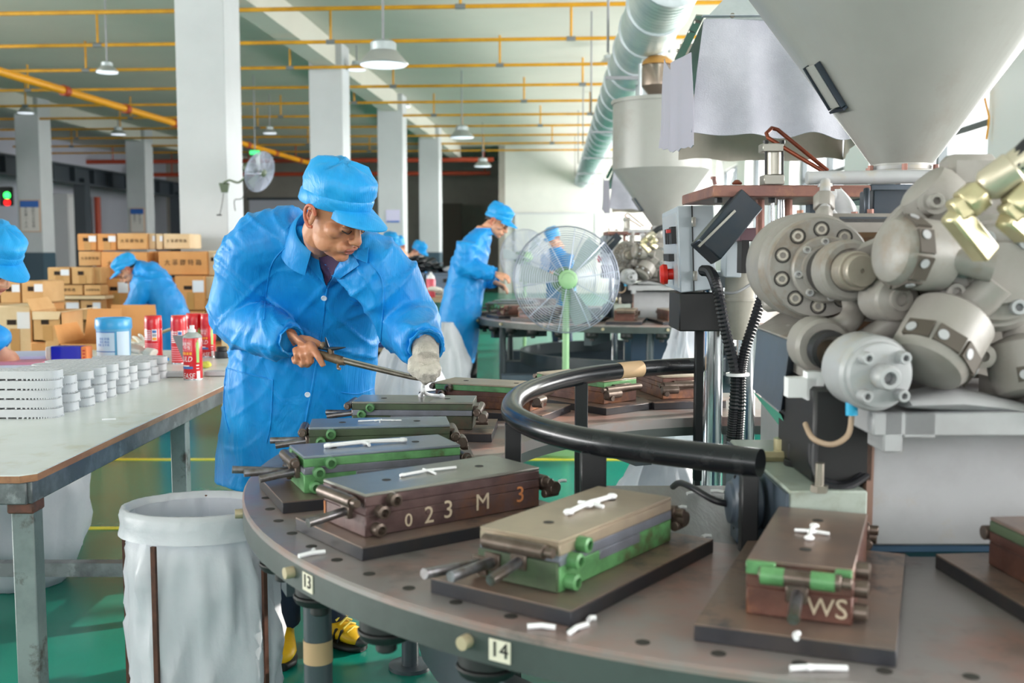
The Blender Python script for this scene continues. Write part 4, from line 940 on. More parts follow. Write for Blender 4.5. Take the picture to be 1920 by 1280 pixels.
for x, y in ((TX1-.045, TY0+.065), (TX1-.045, 3.83), (TX1-.045, 5.7), (TX0+.08, TY0+.065), (TX0+.08, 5.7)):
    lg = part(MB().box((x, y, (TH-.075)/2), (.055, .055, TH-.075)), 'leg', M_apr2, t, bev=.003)
for y in (3.83,): part(MB().box(((TX0+TX1)/2, y, .18), (TX1-TX0-.15, .05, .05)), 'foot_rail', M_apr, t)
part(MB().box((TX1-.045, 4.5, .22), (.03, 1.4, .05)), 'stretcher', M_apr2, t)
part(MB().box((TX1-.045, TY0+.06, TH-.085), (.066, .066, .035)), 'corner_weld', mat('weld_rust', '#6b4033', .6, col2='#4d352d', scale=30), t, bev=.004)

# stacked white moulded soles
M_sole = mat('white_moulded_pvc', '#c3c6ca', .45)
def sole_outline(L, W, n=36):
    out = []
    for i in range(n):
        a = 2*PI*i/n; c, s_ = math.cos(a), math.sin(a); e = 2/3.2
        out.append((L/2*abs(c)**e*(1 if c > 0 else -1), W/2*abs(s_)**e*(1 if s_ > 0 else -1)*(1-.10*c*(1 if c < 0 else 0))))
    return out
SL, SW, SH = .31, .105, .031
ol = sole_outline(SL, SW); il = [(x*.955, y*.87) for x, y in ol]; n_ = len(ol)
b = MB(); z1 = SH-.001; z0 = .005
vs = [(x, y, z0) for x, y in ol] + [(x, y, z1) for x, y in ol] + [(x, y, z1) for x, y in il] + [(x, y, z1-.010) for x, y in il]
fs = [tuple(range(n_-1, -1, -1)), tuple(range(3*n_, 4*n_))]
for k in range(3): fs += [(k*n_+i, k*n_+(i+1) % n_, (k+1)*n_+(i+1) % n_, (k+1)*n_+i) for i in range(n_)]
b.add(vs, fs)
sole_body = b.mesh('sole_body', ang=30); sole_body.materials.append(M_sole)
b = MB()
for i in range(11): b.box((-.135+.027*i, 0, z1-.006), (.004, SW*.8*(1-.35*(abs(i-5)/5)**4), .011))
for j in range(3): b.box((0, -.027+.027*j, z1-.006), (SL*.9, .004, .011))
sole_ribs = b.mesh('sole_ribs', smooth=False); sole_ribs.materials.append(M_sole)
b = MB()
for i in range(0, 72):
    a = 2*PI*i/72; c, s_ = math.cos(a), math.sin(a); e = 2/3.2
    x, y = SL/2*.985*abs(c)**e*(1 if c > 0 else -1), SW/2*.96*abs(s_)**e*(1 if s_ > 0 else -1)
    if i % 1 == 0: b.box((x, y, .0025), (.0055, .0055, .005))
sole_teeth = b.mesh('sole_teeth', smooth=False); sole_teeth.materials.append(M_sole)
rows = [(3.46, 5), (3.585, 4), (3.705, 4), (3.82, 4), (3.935, 4), (4.05, 4), (4.17, 3), (4.29, 3), (4.40, 3), (4.52, 3)]
LV = ['bottom', 'second', 'third', 'fourth', 'top']
RN = ['nearest stack', 'second stack from the front', 'third stack from the front', 'fourth stack from the front', 'fifth stack from the front', 'sixth stack from the front', 'seventh stack from the front', 'eighth stack from the front', 'ninth stack from the front', 'farthest stack']
for ri, (y, nl) in enumerate(rows):
    for l in range(nl):
        lv = 'top' if l == nl-1 else LV[l]
        s_ = thing('white_sole', 'white ribbed plastic sole, %s layer of the %s on the table' % (lv, RN[ri]), 'sole', (-1.47-SL/2+random.uniform(-.008, .008), y+random.uniform(-.004, .004), TH+l*SH), random.uniform(-.02, .02), 'stacked white soles on the table')
        put('body', sole_body, None, s_); put('rib_grid', sole_ribs, None, s_); o = put('edge_teeth', sole_teeth, None, s_); o['kind'] = 'stuff'

# spray cans
M_cred = mat('can_red', '#d3121f', .28, coat=.4); M_cwhite = mat('can_print_white', '#f3e9e9', .4); M_cyel = mat('can_print_orange', '#f0a030', .4); M_cgrn = mat('can_print_green', '#a9d47a', .4); M_cblue = mat('can_print_blue', '#3a6fb5', .4)
M_cpink = mat('can_print_pink', '#e98b94', .4); M_cgrey = mat('can_dome', '#c9cdd0', .25, .7)
def patch(a0, a1, z0, z1, r, nm, m_, t, n=6):
    vs = []; 
    for z in (z0, z1):
        for rr in (r, r+.0004):
            for i in range(n+1):
                a = math.radians(a0+(a1-a0)*i/n); vs.append((rr*math.cos(a), rr*math.sin(a), z))
    k = n+1; fs = []
    for i in range(n):
        fs += [(k+i, k+i+1, 3*k+i+1, 3*k+i), (i+1, i, 2*k+i, 2*k+i+1), (i, i+1, k+i+1, k+i), (2*k+i+1, 2*k+i, 3*k+i, 3*k+i+1)]
    fs += [(0, k, 3*k, 2*k), (n, 2*k+n, 3*k+n, k+n)]
    return MB().add(vs, fs).build(nm, m_, t)
def wrap(body, size, a_end, z, r, m_, t, shear=0., sx=1.):
    me = text_mesh(body, size, depth=.0, shear=shear, align='RIGHT', sx=sx)
    for v in me.vertices:
        a = math.radians(a_end) + v.co.x/r; v.co = Vector((r*math.cos(a), r*math.sin(a), z+v.co.y))
    return put('lettering', me, m_, t)
def can(px, py, Y, h, dia, lab, cap=True, back=False, turn=0.):
    p = onh(px, py, TH) if Y is None else at(px, py, Y); p.z = TH
    t = thing('spray_can', lab, 'spray can', p, turn, 'red spray cans on the work table')
    r = dia/2; hb = h*(.70 if cap else .86)
    MB().lathe((0, 0, 0), (0, 0, 1), [(r*.94, 0), (r, .004), (r, hb), (r*.97, hb+.003)], 32).build('body', M_cred, t)
    MB().lathe((0, 0, 0), (0, 0, 1), [(r*1.01, .0), (r*1.02, .003), (r*1.01, .006)], 32, caps=False).build('base_ring', M_cgrey, t)
    if cap: MB().lathe((0, 0, hb), (0, 0, 1), [(r*1.02, 0), (r*1.0, (h-hb)*.6), (r*.95, (h-hb)*.96), (r*.9, h-hb), (.001, h-hb)], 32).build('cap', M_cred, t)
    else:
        MB().lathe((0, 0, hb), (0, 0, 1), [(r, 0), (r*1.02, .004), (r*.9, .012), (r*.55, .022), (r*.4, .024)], 32).build('dome', M_cgrey, t)
        MB().lathe((0, 0, hb+.022), (0, 0, 1), [(r*.38, 0), (r*.38, .012), (r*.25, .014), (r*.25, .03), (.001, .031)], 20).build('valve', M_white, t)
    R = r+.0006
    if back:
        for k in range(6): patch(-150, -88, hb*(.93-.06*k), hb*(.955-.06*k), R, 'text_line', M_cwhite, t)
        for k in range(7): patch(-145, -45, hb*(.48-.065*k), hb*(.51-.065*k), R, 'text_line', M_cpink, t)
        patch(-82, -50, hb*.6, hb*.98, R, 'label_box', M_cwhite, t)
        for k, m_ in enumerate((M_cblue, mat('can_print_grey', '#9a9ba4', .5) if 'can_print_grey' not in bpy.data.materials else bpy.data.materials['can_print_grey'], M_cyel)): patch(-79, -53, hb*(.86-.12*k), hb*(.95-.12*k), R+.0005, 'pictogram', m_, t)
    else:
        wrap('MOULD', r*.78, -78, hb*.50, R, M_cwhite, t, shear=.25, sx=.85); wrap('RELEASE', r*.78, -66, hb*.10, R, M_cwhite, t, shear=.25, sx=.85)
        for (a0, a1, z0, z1) in ((-160, -78, .70, .71), (-160, -78, .93, .94), (-80, -78, .70, .94)): patch(a0, a1, hb*z0, hb*z1, R, 'frame_line', M_cpink, t)
        wrap('脱模剂', r*.42, -84, hb*.86, R, M_cwhite, t); wrap('干性', r*.42, -86, hb*.77, R, M_cwhite, t)
        for k in range(4): patch(-150+19*k, -136+19*k, hb*.605, hb*.67, R, 'orange_block', M_cyel, t, 3)
        patch(-150, -74, hb*.27, hb*.33, R, 'blue_swoosh', M_cblue, t); patch(-140, -95, hb*.33, hb*.36, R, 'swoosh_light', M_cwhite, t)
        patch(-52, -34, hb*.42, hb*.90, R, 'green_stripe', M_cgrn, t); patch(-46, -40, hb*.90, hb*.96, R, 'stripe_tip', M_cgrn, t, 3)
        patch(-52, -30, hb*.04, hb*.22, R, 'barcode', M_cwhite, t); patch(-54, -36, hb*.34, hb*.37, R, 'small_print', M_cwhite, t); patch(-54, -36, hb*.27, hb*.29, R, 'small_print', M_cwhite, t)
    return t
can(362.5, 711, None, .205, .079, 'open red spray can without cap, foremost on the table', cap=False)
can(289, 671, None, .215, .086, 'capped red can showing its printed back, standing alone right of the blue bucket', back=True)
can(337, 681, None, .232, .074, 'capped red can just left of the capless one', back=True)
can(366, 668, None, .222, .086, 'capped red can behind the capless one')
can(391, 669, None, .222, .074, 'capped red can nearest the blue coat')
# grey triangular scoop of tin between the cans
p = onh(345, 690, TH); t = thing('sheet_scrap', 'grey triangular sheet leaning against the red cans', 'sheet', p)
MB().prism([(-.055, .15), (.0, .15), (.02, .0), (.005, .0)], (0, .02, 0), (1, 0, 0), (0, 0, 1), .003).build('sheet', mat('grey_sheet', '#77797c', .5), t)
# blue bucket
p = onh(215, 677, TH); t = thing('blue_bucket', 'blue lidded plastic bucket with a pale label', 'bucket', p)
r = .083
MB().lathe((0, 0, 0), (0, 0, 1), [(r*.88, 0), (r*.9, .004), (r*.98, .155), (r*1.0, .156), (r*1.0, .162)], 36).build('body', mat('bucket_blue', '#5ba3cb', .3), t)
MB().lathe((0, 0, .162), (0, 0, 1), [(r*1.04, 0), (r*1.05, .005), (r*1.03, .045), (r*.98, .052), (r*.9, .052), (r*.88, .047), (.001, .047)], 36).build('lid', mat('bucket_lid_blue', '#3a9fd6', .3), t, ang=30)
M_blab = mat('bucket_label', '#b9cddf', .5)
patch(-150, -68, .012, .15, r*.975, 'label', M_blab, t, 10); patch(-60, -10, .012, .15, r*.975, 'label', M_blab, t, 8)
for z in (.052, .146): patch(-150, -66, z, z+.004, r*.99, 'label_band', M_cblue, t, 8)
for z, tx in ((.115, '安全 环保'), (.10, '清洁 用品'), (.085, '净重 五千克')): wrap(tx, .013, -84, z, r*.992, M_blue, t)
# white cotton glove lying there
def hand_mesh(kind, s=1.0):               # simple open hand, palm along +x
    b = MB(); b.ell((.045, 0, .012), (.05, .04, .013), n=12, m=8)
    fl = [(.075, .030, .085, .28), (.088, .010, .10, .06), (.086, -.010, .095, -.1), (.078, -.028, .075, -.3)]
    for x, y, L, a in fl: b.tube([(x-.02, y, .012), (x+L*.5, y+L*.5*a, .016), (x+L*.95, y+L*a, .008)], [.0105, .0105, .008], 8)
    b.tube([(.02, .03, .012), (.05, .062, .014), (.08, .078, .009)], [.013, .012, .009], 8)
    b.tube([(.0, 0, .012), (-.05, 0, .012)], [.032, .034], 12)
    return remesh(b, kind, .004, 3)
M_glove = mat('cotton_glove', '#ddd9d0', .8, bump=.4, bscale=300)
o = put('cotton_glove', hand_mesh('cotton_glove'), M_glove); p = onh(275, 672, TH); o.location = p; o.rotation_euler = (0, -.25, math.radians(155)); tag(o, 'limp white cotton glove lying beside the blue bucket', 'glove')
o.location.z = TH+.018
p = onh(245, 660, TH); o2 = put('cotton_glove', o.data, None); o2.location = p+Vector((.09, .02, .012)); o2.rotation_euler = (0, -.35, math.radians(120)); tag(o2, 'second white cotton glove lifted against the bucket', 'glove')
# tape dispenser
p = onh(130, 683, TH); t = thing('tape_roll', 'bright blue tape roll holder with an orange end label', 'tape', p)
b = MB(); pts = [(-.085, .0), (-.03, -.008), (.03, -.002), (.055, .004)]; pp = bez([(x, y, 0) for x, y in pts], 5)
outl = [(q.x, q.y) for q in pp] + [(.055, .07), (-.085, .07)]
b.prism(outl, (0, 0, 0), (1, 0, 0), (0, 1, 0), .085); b.build('body', mat('tape_blue', '#1a1fb0', .3), t, ang=30)
MB().box((.071, .035, .0425), (.03, .07, .085)).build('end_label', mat('label_orange', '#f08a4a', .5), t, bev=.004)
for k in range(4): MB().box((.071, -.0008, .018+.016*k), (.012, .002, .006)).build('label_print', M_red, t)
MB().box((-.10, .04, .042), (.028, .08, .084)).build('core', mat('tape_core', '#d8c8b8', .6), t, bev=.006)
# papers, exercise books
def flat(nm, lab, cat, px, py, w_, d_, h_, z, m_, rz):
    p = onh(px, py, TH+z); o = MB().box((0, 0, h_/2), (w_, d_, h_)).build(nm, m_, bev=.001); o.location = p; o.rotation_euler = (0, 0, rz); return tag(o, lab, cat)
M_pap = mat('white_paper', '#e6e6ee', .6)
flat('paper_stack', 'stack of loose white paper under the pink book', 'paper', 45, 690, .26, .36, .012, 0, M_pap, .1)
flat('exercise_book', 'pinkish red exercise book on the paper stack', 'book', 50, 678, .22, .30, .012, .012, mat('pink_cover', '#d88a9a', .5), .15)
flat('notepad', 'white notepad with blue edge on the pink book', 'notepad', 55, 668, .22, .30, .014, .024, mat('pad_blue', '#c6c9ea', .5), .22)
flat('notepad', 'white ruled pad lying in front of the paper stack', 'notepad', 20, 705, .24, .30, .008, 0, M_pap, -.05)
# red handled snips
p = onh(93, 690, TH+.06); t = thing('snips', 'red handled snips lying on the pile of white soles', 'snips', onh(93, 692, TH+.055))
t.location = onh(93, 692, TH+.002)
MB().tube(bez([(-.065, -.02, .012), (-.03, .005, .014), (-.008, .006, .014)], 5), .0055, 8).build('handle', M_red, t)
MB().tube(bez([(.068, -.012, .012), (.03, .005, .014), (.008, .004, .014)], 5), .0055, 8).build('handle', M_red, t)
MB().box((0, .006, .014), (.03, .02, .012)).build('pivot', M_black, t, bev=.003)
# black jar, small things at the back
p = onh(416, 671, TH); t = thing('black_jar', 'black plastic jar with screw lid beside the red cans', 'jar', p)
MB().lathe((0, 0, 0), (0, 0, 1), [(.034, 0), (.036, .004), (.036, .034), (.024, .038)], 28).build('body', mat('jar_black', '#303338', .35), t)
MB().lathe((0, 0, .038), (0, 0, 1), [(.026, 0), (.026, .016), (.022, .02), (.001, .02)], 24).build('lid', M_black, t)
p = onh(385, 690, TH); t = thing('yellow_sponge', 'crumpled yellow green sponge at the foot of the red cans', 'sponge', p)
MB().ell((0, 0, .016), (.03, .022, .016), n=12, m=8).ell((.012, -.006, .02), (.016, .014, .014), n=10, m=6).build('body', mat('sponge_yellow', '#d6d25a', .8, bump=.5, bscale=80), t)
for (px, py, L, lab) in ((340, 706, .17, 'white sole strip lying left behind the capless can'), (410, 704, .12, 'white sole strip lying right behind the capless can')):
    s_ = thing('white_sole', lab, 'sole', onh(px, py, TH), .06); put('body', sole_body, None, s_); put('rib_grid', sole_ribs, None, s_); s_.scale = (L/SL, .7, .7)
o = MB().tube([(-.05, 0, .006), (.05, .004, .006)], [.007, .009], 10).build('marker_pen', mat('pen_blue', '#2f8fd0', .4)); o.location = onh(297, 676, TH); tag(o, 'blue marker pen in front of the lone red can', 'pen')
o = MB().tube([(-.02, 0, .003), (.02, .012, .003)], .003, 6).build('plastic_scrap', M_wht); o.location = onh(203, 788, TH); tag(o, 'tiny white scrap alone on the bare table top', 'plastic scrap')

# ---------------------------------------------------------------- bags
M_bag = mat('bag_film', '#dcdee5', .36, col2='#d2d5dd', scale=4, bump=.55, bscale=13)
nt = M_bag.node_tree; tr_ = nt.nodes.new('ShaderNodeBsdfTranslucent'); tr_.inputs[0].default_value = lin('#dcdfe8'); mx = nt.nodes.new('ShaderNodeMixShader'); mx.inputs[0].default_value = .25
nt.links.new(nt.nodes['Principled BSDF'].outputs[0], mx.inputs[1]); nt.links.new(tr_.outputs[0], mx.inputs[2]); nt.links.new(mx.outputs[0], nt.nodes['Material Output'].inputs[0])
def bag_mesh(rings, n, amp, seed, closed=True, fold=1.):
    vs = []; fs = []; k = len(rings)
    for j, (c, rx, ry) in enumerate(rings):
        for i in range(n):
            a = 2*PI*i/n; q = Vector((math.cos(a), math.sin(a), 0))
            d = amp*(noise.noise(Vector((q.x*1.6+seed, q.y*1.6, c[2]*2.2)))+.5*noise.noise(Vector((q.x*4+seed, q.y*4+c[2]*3, c[2]*4)))+.35*abs(noise.noise(Vector((q.x*5-c[2]*4, q.y*5, seed)))))
            n1 = noise.noise(Vector((q.x*2.6+seed+c[2]*1.5, q.y*2.6, c[2]*1.1))); n2 = noise.noise(Vector((q.x*3.4-c[2]*4, q.y*3.4+seed, c[2]*2.5)))
            d += amp*.7*max(0, 1-5*abs(n1)) + amp*.6*max(0, 1-5*abs(n2)) - amp*.3
            d *= fold if j > 2 else .25
            vs.append(Vector(c)+Vector((q.x*(rx+d), q.y*(ry+d), 0)))
    for j in range(k-1): fs += [(j*n+i, j*n+(i+1) % n, (j+1)*n+(i+1) % n, (j+1)*n+i) for i in range(n)]
    if closed: fs.append(tuple(range((k-1)*n, k*n)))
    return vs, fs
bc = Vector((-.775, 2.60, 0)); t = thing('waste_bag', 'open white waste bag hung on a rusty hoop stand below the turntable', 'bag', bc)
rings = [((0, 0, .60), .188, .150), ((0, 0, .66), .186, .148), ((0, 0, .703), .184, .146), ((0, 0, .714), .180, .142), ((0, 0, .70), .174, .137), ((0, 0, .62), .172, .135)]
nz_ = 18
outer = [((0, 0, .652), .196, .158), ((0, 0, .662), .193, .155), ((0, 0, .68), .190, .152), ((0, 0, .703), .188, .150), ((0, 0, .716), .182, .144), ((0, 0, .716), .172, .134), ((0, 0, .70), .166, .129)]
o_ = [((0, 0, .70-.69*i/nz_), (.166 if i < 2 else .178)+.012*math.sin(PI*min(1, i/nz_*1.1)), (.129 if i < 2 else .143)+.012*math.sin(PI*min(1, i/nz_*1.1))) for i in range(nz_+1)]
vs, fs = bag_mesh(o_, 96, .030, 3.1); MB().add(vs, fs).build('film', M_bag, t, ang=180)
vs, fs = bag_mesh(outer, 96, .006, 9., closed=False); MB().add(vs, fs).build('folded_rim', M_bag, t, ang=180)
M_rstk = mat('rusty_rod', '#4a3027', .6, .3, col2='#5d3b2e', scale=30)
MB().tube([(.1775*math.cos(2*PI*i/48), .1395*math.sin(2*PI*i/48), .704) for i in range(48)], .003, 8, closed=True).build('hoop', M_rstk, t)
for a, dx in ((-106, -.0), (-32, .0), (60, 0), (165, 0)):
    a = math.radians(a); x, y = .212*math.cos(a), .178*math.sin(a); MB().bar((x, y, 0), (x*1.0, y*1.0, .655), .012, .008, up=(math.cos(a), math.sin(a), 0)).build('stand_rod', M_rstk, t)
def sack(nm, lab, c, rx, ry, h, seed, top=.8, lean=(0, 0)):
    t = thing(nm, lab, 'bag', c); R_ = []
    for i in range(15):
        f = i/14; s_ = (math.sin(PI*min(.98, .14+.80*f)))**.55; s_ = s_*(1-f*(1-top))
        R_.append(((lean[0]*f, lean[1]*f, h*f+.003), rx*s_, ry*s_))
    vs, fs = bag_mesh(R_, 48, .035, seed); fs.append(tuple(range(47, -1, -1))); MB().add(vs, fs).build('film', M_bag, t, ang=180); return t
sack('plastic_sack', 'bulging white sack standing under the left work table', (-2.02, 4.25, 0), .30, .28, .74, 1.7, .9)
sack('plastic_sack', 'white sack hanging behind the front man between his coat and sleeve', (-.46, 4.75, 0), .20, .18, .95, 5.2, .8)
sack('plastic_sack', 'white sack on the floor between table and the front man', (-1.12, 6.35, 0), .22, .22, .5, 7.2, .7)
sack('plastic_sack', 'white film sack beside the far turntable right of the fan', (.90, 5.6, 0), .19, .2, .93, 8.1, .55)
sack('plastic_sack', 'white sack behind the legs of the standing man', (-.52, 8.3, 0), .22, .2, .78, 12.4, .7)
sack('plastic_sack', 'white sack lying inside the turntable below the chrome columns', (.62, 4.3, 0), .25, .22, .55, 14.4, .6)
sack('plastic_sack', 'small white sack behind the leg with the tan tape', (-.75, 4.45, 0), .15, .15, .35, 17.4, .6)

# ---------------------------------------------------------------- people
def cloth_mat(name, c1, c2, stripes=True):
    m = mat(name, c1, .46, col2=c2, scale=7, lo=.35, hi=.7)
    nt = m.node_tree; N = nt.nodes.new; L = nt.links.new; b = nt.nodes['Principled BSDF']
    b.inputs['Specular IOR Level'].default_value = .38; b.inputs['Sheen Weight'].default_value = .06; b.inputs['Sheen Roughness'].default_value = .4
    tc = N('ShaderNodeTexCoord'); n = N('ShaderNodeTexNoise'); n.inputs['Scale'].default_value = 11; n.inputs['Detail'].default_value = 3; n.inputs['Distortion'].default_value = 1.6
    mp = N('ShaderNodeMapping'); mp.inputs['Scale'].default_value = (1, 1, .55); L(tc.outputs['Object'], mp.inputs[0]); L(mp.outputs[0], n.inputs['Vector'])
    bp = N('ShaderNodeBump'); bp.inputs['Strength'].default_value = .35; bp.inputs['Distance'].default_value = .02; L(n.outputs[0], bp.inputs['Height'])
    wv = N('ShaderNodeTexWave'); wv.inputs['Scale'].default_value = 62; wv.bands_direction = 'X'; L(tc.outputs['Object'], wv.inputs['Vector'])
    bp2 = N('ShaderNodeBump'); bp2.inputs['Strength'].default_value = .12 if stripes else 0; bp2.inputs['Distance'].default_value = .002; L(wv.outputs[0], bp2.inputs['Height']); L(bp.outputs[0], bp2.inputs['Normal'])
    L(bp2.outputs[0], b.inputs['Normal'])
    return m
M_coat = cloth_mat('blue_coat_cloth', '#0683d2', '#1596de')
M_cap = cloth_mat('blue_cap_cloth', '#0f8fd6', '#25a2e2')
def skin_mat(name, c, c2):
    m = mat(name, c, .5, col2=c2, scale=16, bump=.08, bscale=120); b = m.node_tree.nodes['Principled BSDF']
    b.inputs['Subsurface Weight'].default_value = .12; b.inputs['Subsurface Radius'].default_value = (.01, .004, .002); return m
M_skin = skin_mat('skin_tan', '#c58a68', '#b97a5a'); M_skin2 = skin_mat('skin_light', '#d9a385', '#cd9375'); M_lip = mat('lip_colour', '#9c5a4c', .45); M_ear = skin_mat('ear_skin', '#c9745a', '#bd664e')
M_hair = mat('black_hair', '#1d1a19', .55, bump=.4, bscale=200); M_greyhair = mat('short_grey_hair', '#6b5a4e', .7, bump=.4, bscale=260)
M_trs = mat('navy_trousers', '#1c2a44', .7, bump=.15, bscale=30); M_trb = mat('black_trousers', '#15161a', .7)
M_shirt = mat('purple_shirt', '#3a1e46', .75, col2='#2e1738', scale=12)
M_button = mat('button_white', '#d7e3f0', .3)

def head_frame(H, yaw, pitch, roll=0.):
    cy, sy = math.cos(math.radians(yaw)), math.sin(math.radians(yaw)); p, r = math.radians(pitch), math.radians(roll)
    fw, lf, up = Vector((sy, -cy, 0)), Vector((cy, sy, 0)), Vector((0, 0, 1))
    f2 = fw*math.cos(p)-up*math.sin(p); u2 = up*math.cos(p)+fw*math.sin(p)
    l3 = lf*math.cos(r)+u2*math.sin(r); u3 = u2*math.cos(r)-lf*math.sin(r)
    M = Matrix((-l3, f2, u3)).transposed().to_4x4(); M.translation = H
    return M
def head_shape(M, ears=True, neck=True):
    b = MB(M)
    b.ell((0, -.012, .030), (.075, .094, .084), n=20, m=12)
    b.ell((0, .022, -.035), (.064, .066, .078), n=18, m=12)
    b.ell((0, .040, -.070), (.050, .050, .050), n=16, m=10)
    b.ell((0, .070, -.102), (.026, .022, .018), n=12, m=8)
    for e in (-1, 1):
        b.ell((.044*e, .028, -.072), (.016, .036, .032), n=12, m=8)
        b.ell((.045*e, .054, -.026), (.024, .026, .022), n=12, m=8)
        b.ell((.031*e, .083, .014), (.030, .014, .009), n=12, m=8)
        b.ell((.032*e, .080, -.008), (.017, .013, .011), n=12, m=8)
        b.ell((.013*e, .101, -.042), (.009, .011, .008), n=10, m=6)
        b.ell((.026*e, .083, -.066), (.012, .014, .016), n=10, m=6)
    b.tube([(0, .090, .008), (0, .102, -.018), (0, .112, -.038)], [.009, .010, .0125], 10)
    b.ell((0, .110, -.040), (.0125, .012, .010), n=10, m=8)
    b.ell((0, .085, -.066), (.028, .014, .016), n=12, m=8)
    b.ell((0, .092, -.069), (.021, .008, .006), n=12, m=6)
    b.ell((0, .089, -.080), (.018, .009, .007), n=12, m=6)
    if neck: b.tube([(0, -.02, -.05), (0, -.045, -.12), (0, -.075, -.20)], [.058, .056, .062], 16)
    if ears:
        for e in (-1, 1):
            b.ell((.077*e, -.008, -.014), (.008, .019, .030), rot(z=-.35*e), 12, 10)
    b.M = None
    return b
def head_parts(t, M, skin, hair, detail=True):
    for e in (-1, 1):
        ear = MB(M); pts = [(.083*e, .008, -.002), (.088*e, -.002, .016), (.089*e, -.020, .014), (.087*e, -.028, -.004), (.085*e, -.022, -.026), (.082*e, -.006, -.042), (.079*e, .006, -.040)]
        ear.tube(bez(pts, 4), .0048, 8); ear.tube(bez([(.083*e, -.016, .0), (.085*e, -.014, -.018), (.081*e, .002, -.022)], 4), .004, 6)
        part(ear, 'ear_rim', M_ear, t, ang=80)
        part(MB(M).ell((.084*e, -.008, -.010), (.002, .008, .012), n=8, m=6), 'ear_hollow', mat('ear_hollow_skin', '#8f4a36', .6) if 'ear_hollow_skin' not in bpy.data.materials else bpy.data.materials['ear_hollow_skin'], t)
        part(MB(M).tube(bez([(.014*e, .096, .016), (.032*e, .096, .021), (.052*e, .078, .014)], 4), [.0025]+[.0042]*7+[.002], 6), 'eyebrow', hair, t)
        part(MB(M).tube(bez([(.016*e, .0905, -.011), (.031*e, .0945, -.0165), (.047*e, .083, -.011)], 4), .0017, 6), 'eyelash', M_hair, t)
        if detail: part(MB(M).tube(bez([(.017*e, .094, -.001), (.032*e, .0955, .004), (.048*e, .082, -.002)], 4), .0011, 5), 'eyelid_crease', mat('crease_skin', '#9a6247', .6) if 'crease_skin' not in bpy.data.materials else bpy.data.materials['crease_skin'], t)
    part(MB(M).ell((0, .0972, -.0685), (.020, .0045, .0042), n=12, m=6).ell((0, .0945, -.0795), (.017, .0055, .0048), n=12, m=6), 'lips', M_lip, t)
    part(MB(M).tube(bez([(-.025, .088, -.075), (-.01, .0998, -.0735), (0, .1012, -.0745), (.01, .0998, -.0735), (.025, .088, -.075)], 3), .0013, 5), 'mouth_line', M_hair if False else bpy.data.materials['ear_hollow_skin'], t)
    if detail:
        for e in (-1, 1): part(MB(M).ell((.0075*e, .1125, -.0505), (.0042, .004, .0018), n=8, m=6), 'nostril', bpy.data.materials['ear_hollow_skin'], t)
def hair_part(t, M, m_, low=-.03):
    b = MB(M); n = 28; vs = []; fs = []; rows = 7
    for j in range(rows):
        f = j/(rows-1)
        for i in range(n):
            a = PI*(.08+.84*i/(n-1))     # around the back from ear to ear
            zz = .06 - (.06-low)*f*(.45+.55*math.sin(a)**.8)
            vs.append((.0815*math.cos(a)*(1-.06*f), -.012-.0985*math.sin(a)*(1-.10*f*f), zz))
    for j in range(rows-1):
        for i in range(n-1): fs.append((j*n+i, j*n+i+1, (j+1)*n+i+1, (j+1)*n+i))
    k = len(vs); vs += [(x*.93, y*.93, z) for x, y, z in vs]; fs += [tuple(q+k for q in reversed(f)) for f in fs]
    edge = [(i, i+1) for i in range(n-1)]; fs += [(i+1, i, i+k, i+1+k) for i, _ in edge] + [((rows-1)*n+i, (rows-1)*n+i+1, (rows-1)*n+i+1+k, (rows-1)*n+i+k) for i, _ in edge]
    part(b.add(vs, fs), 'hair', m_, t, ang=180)
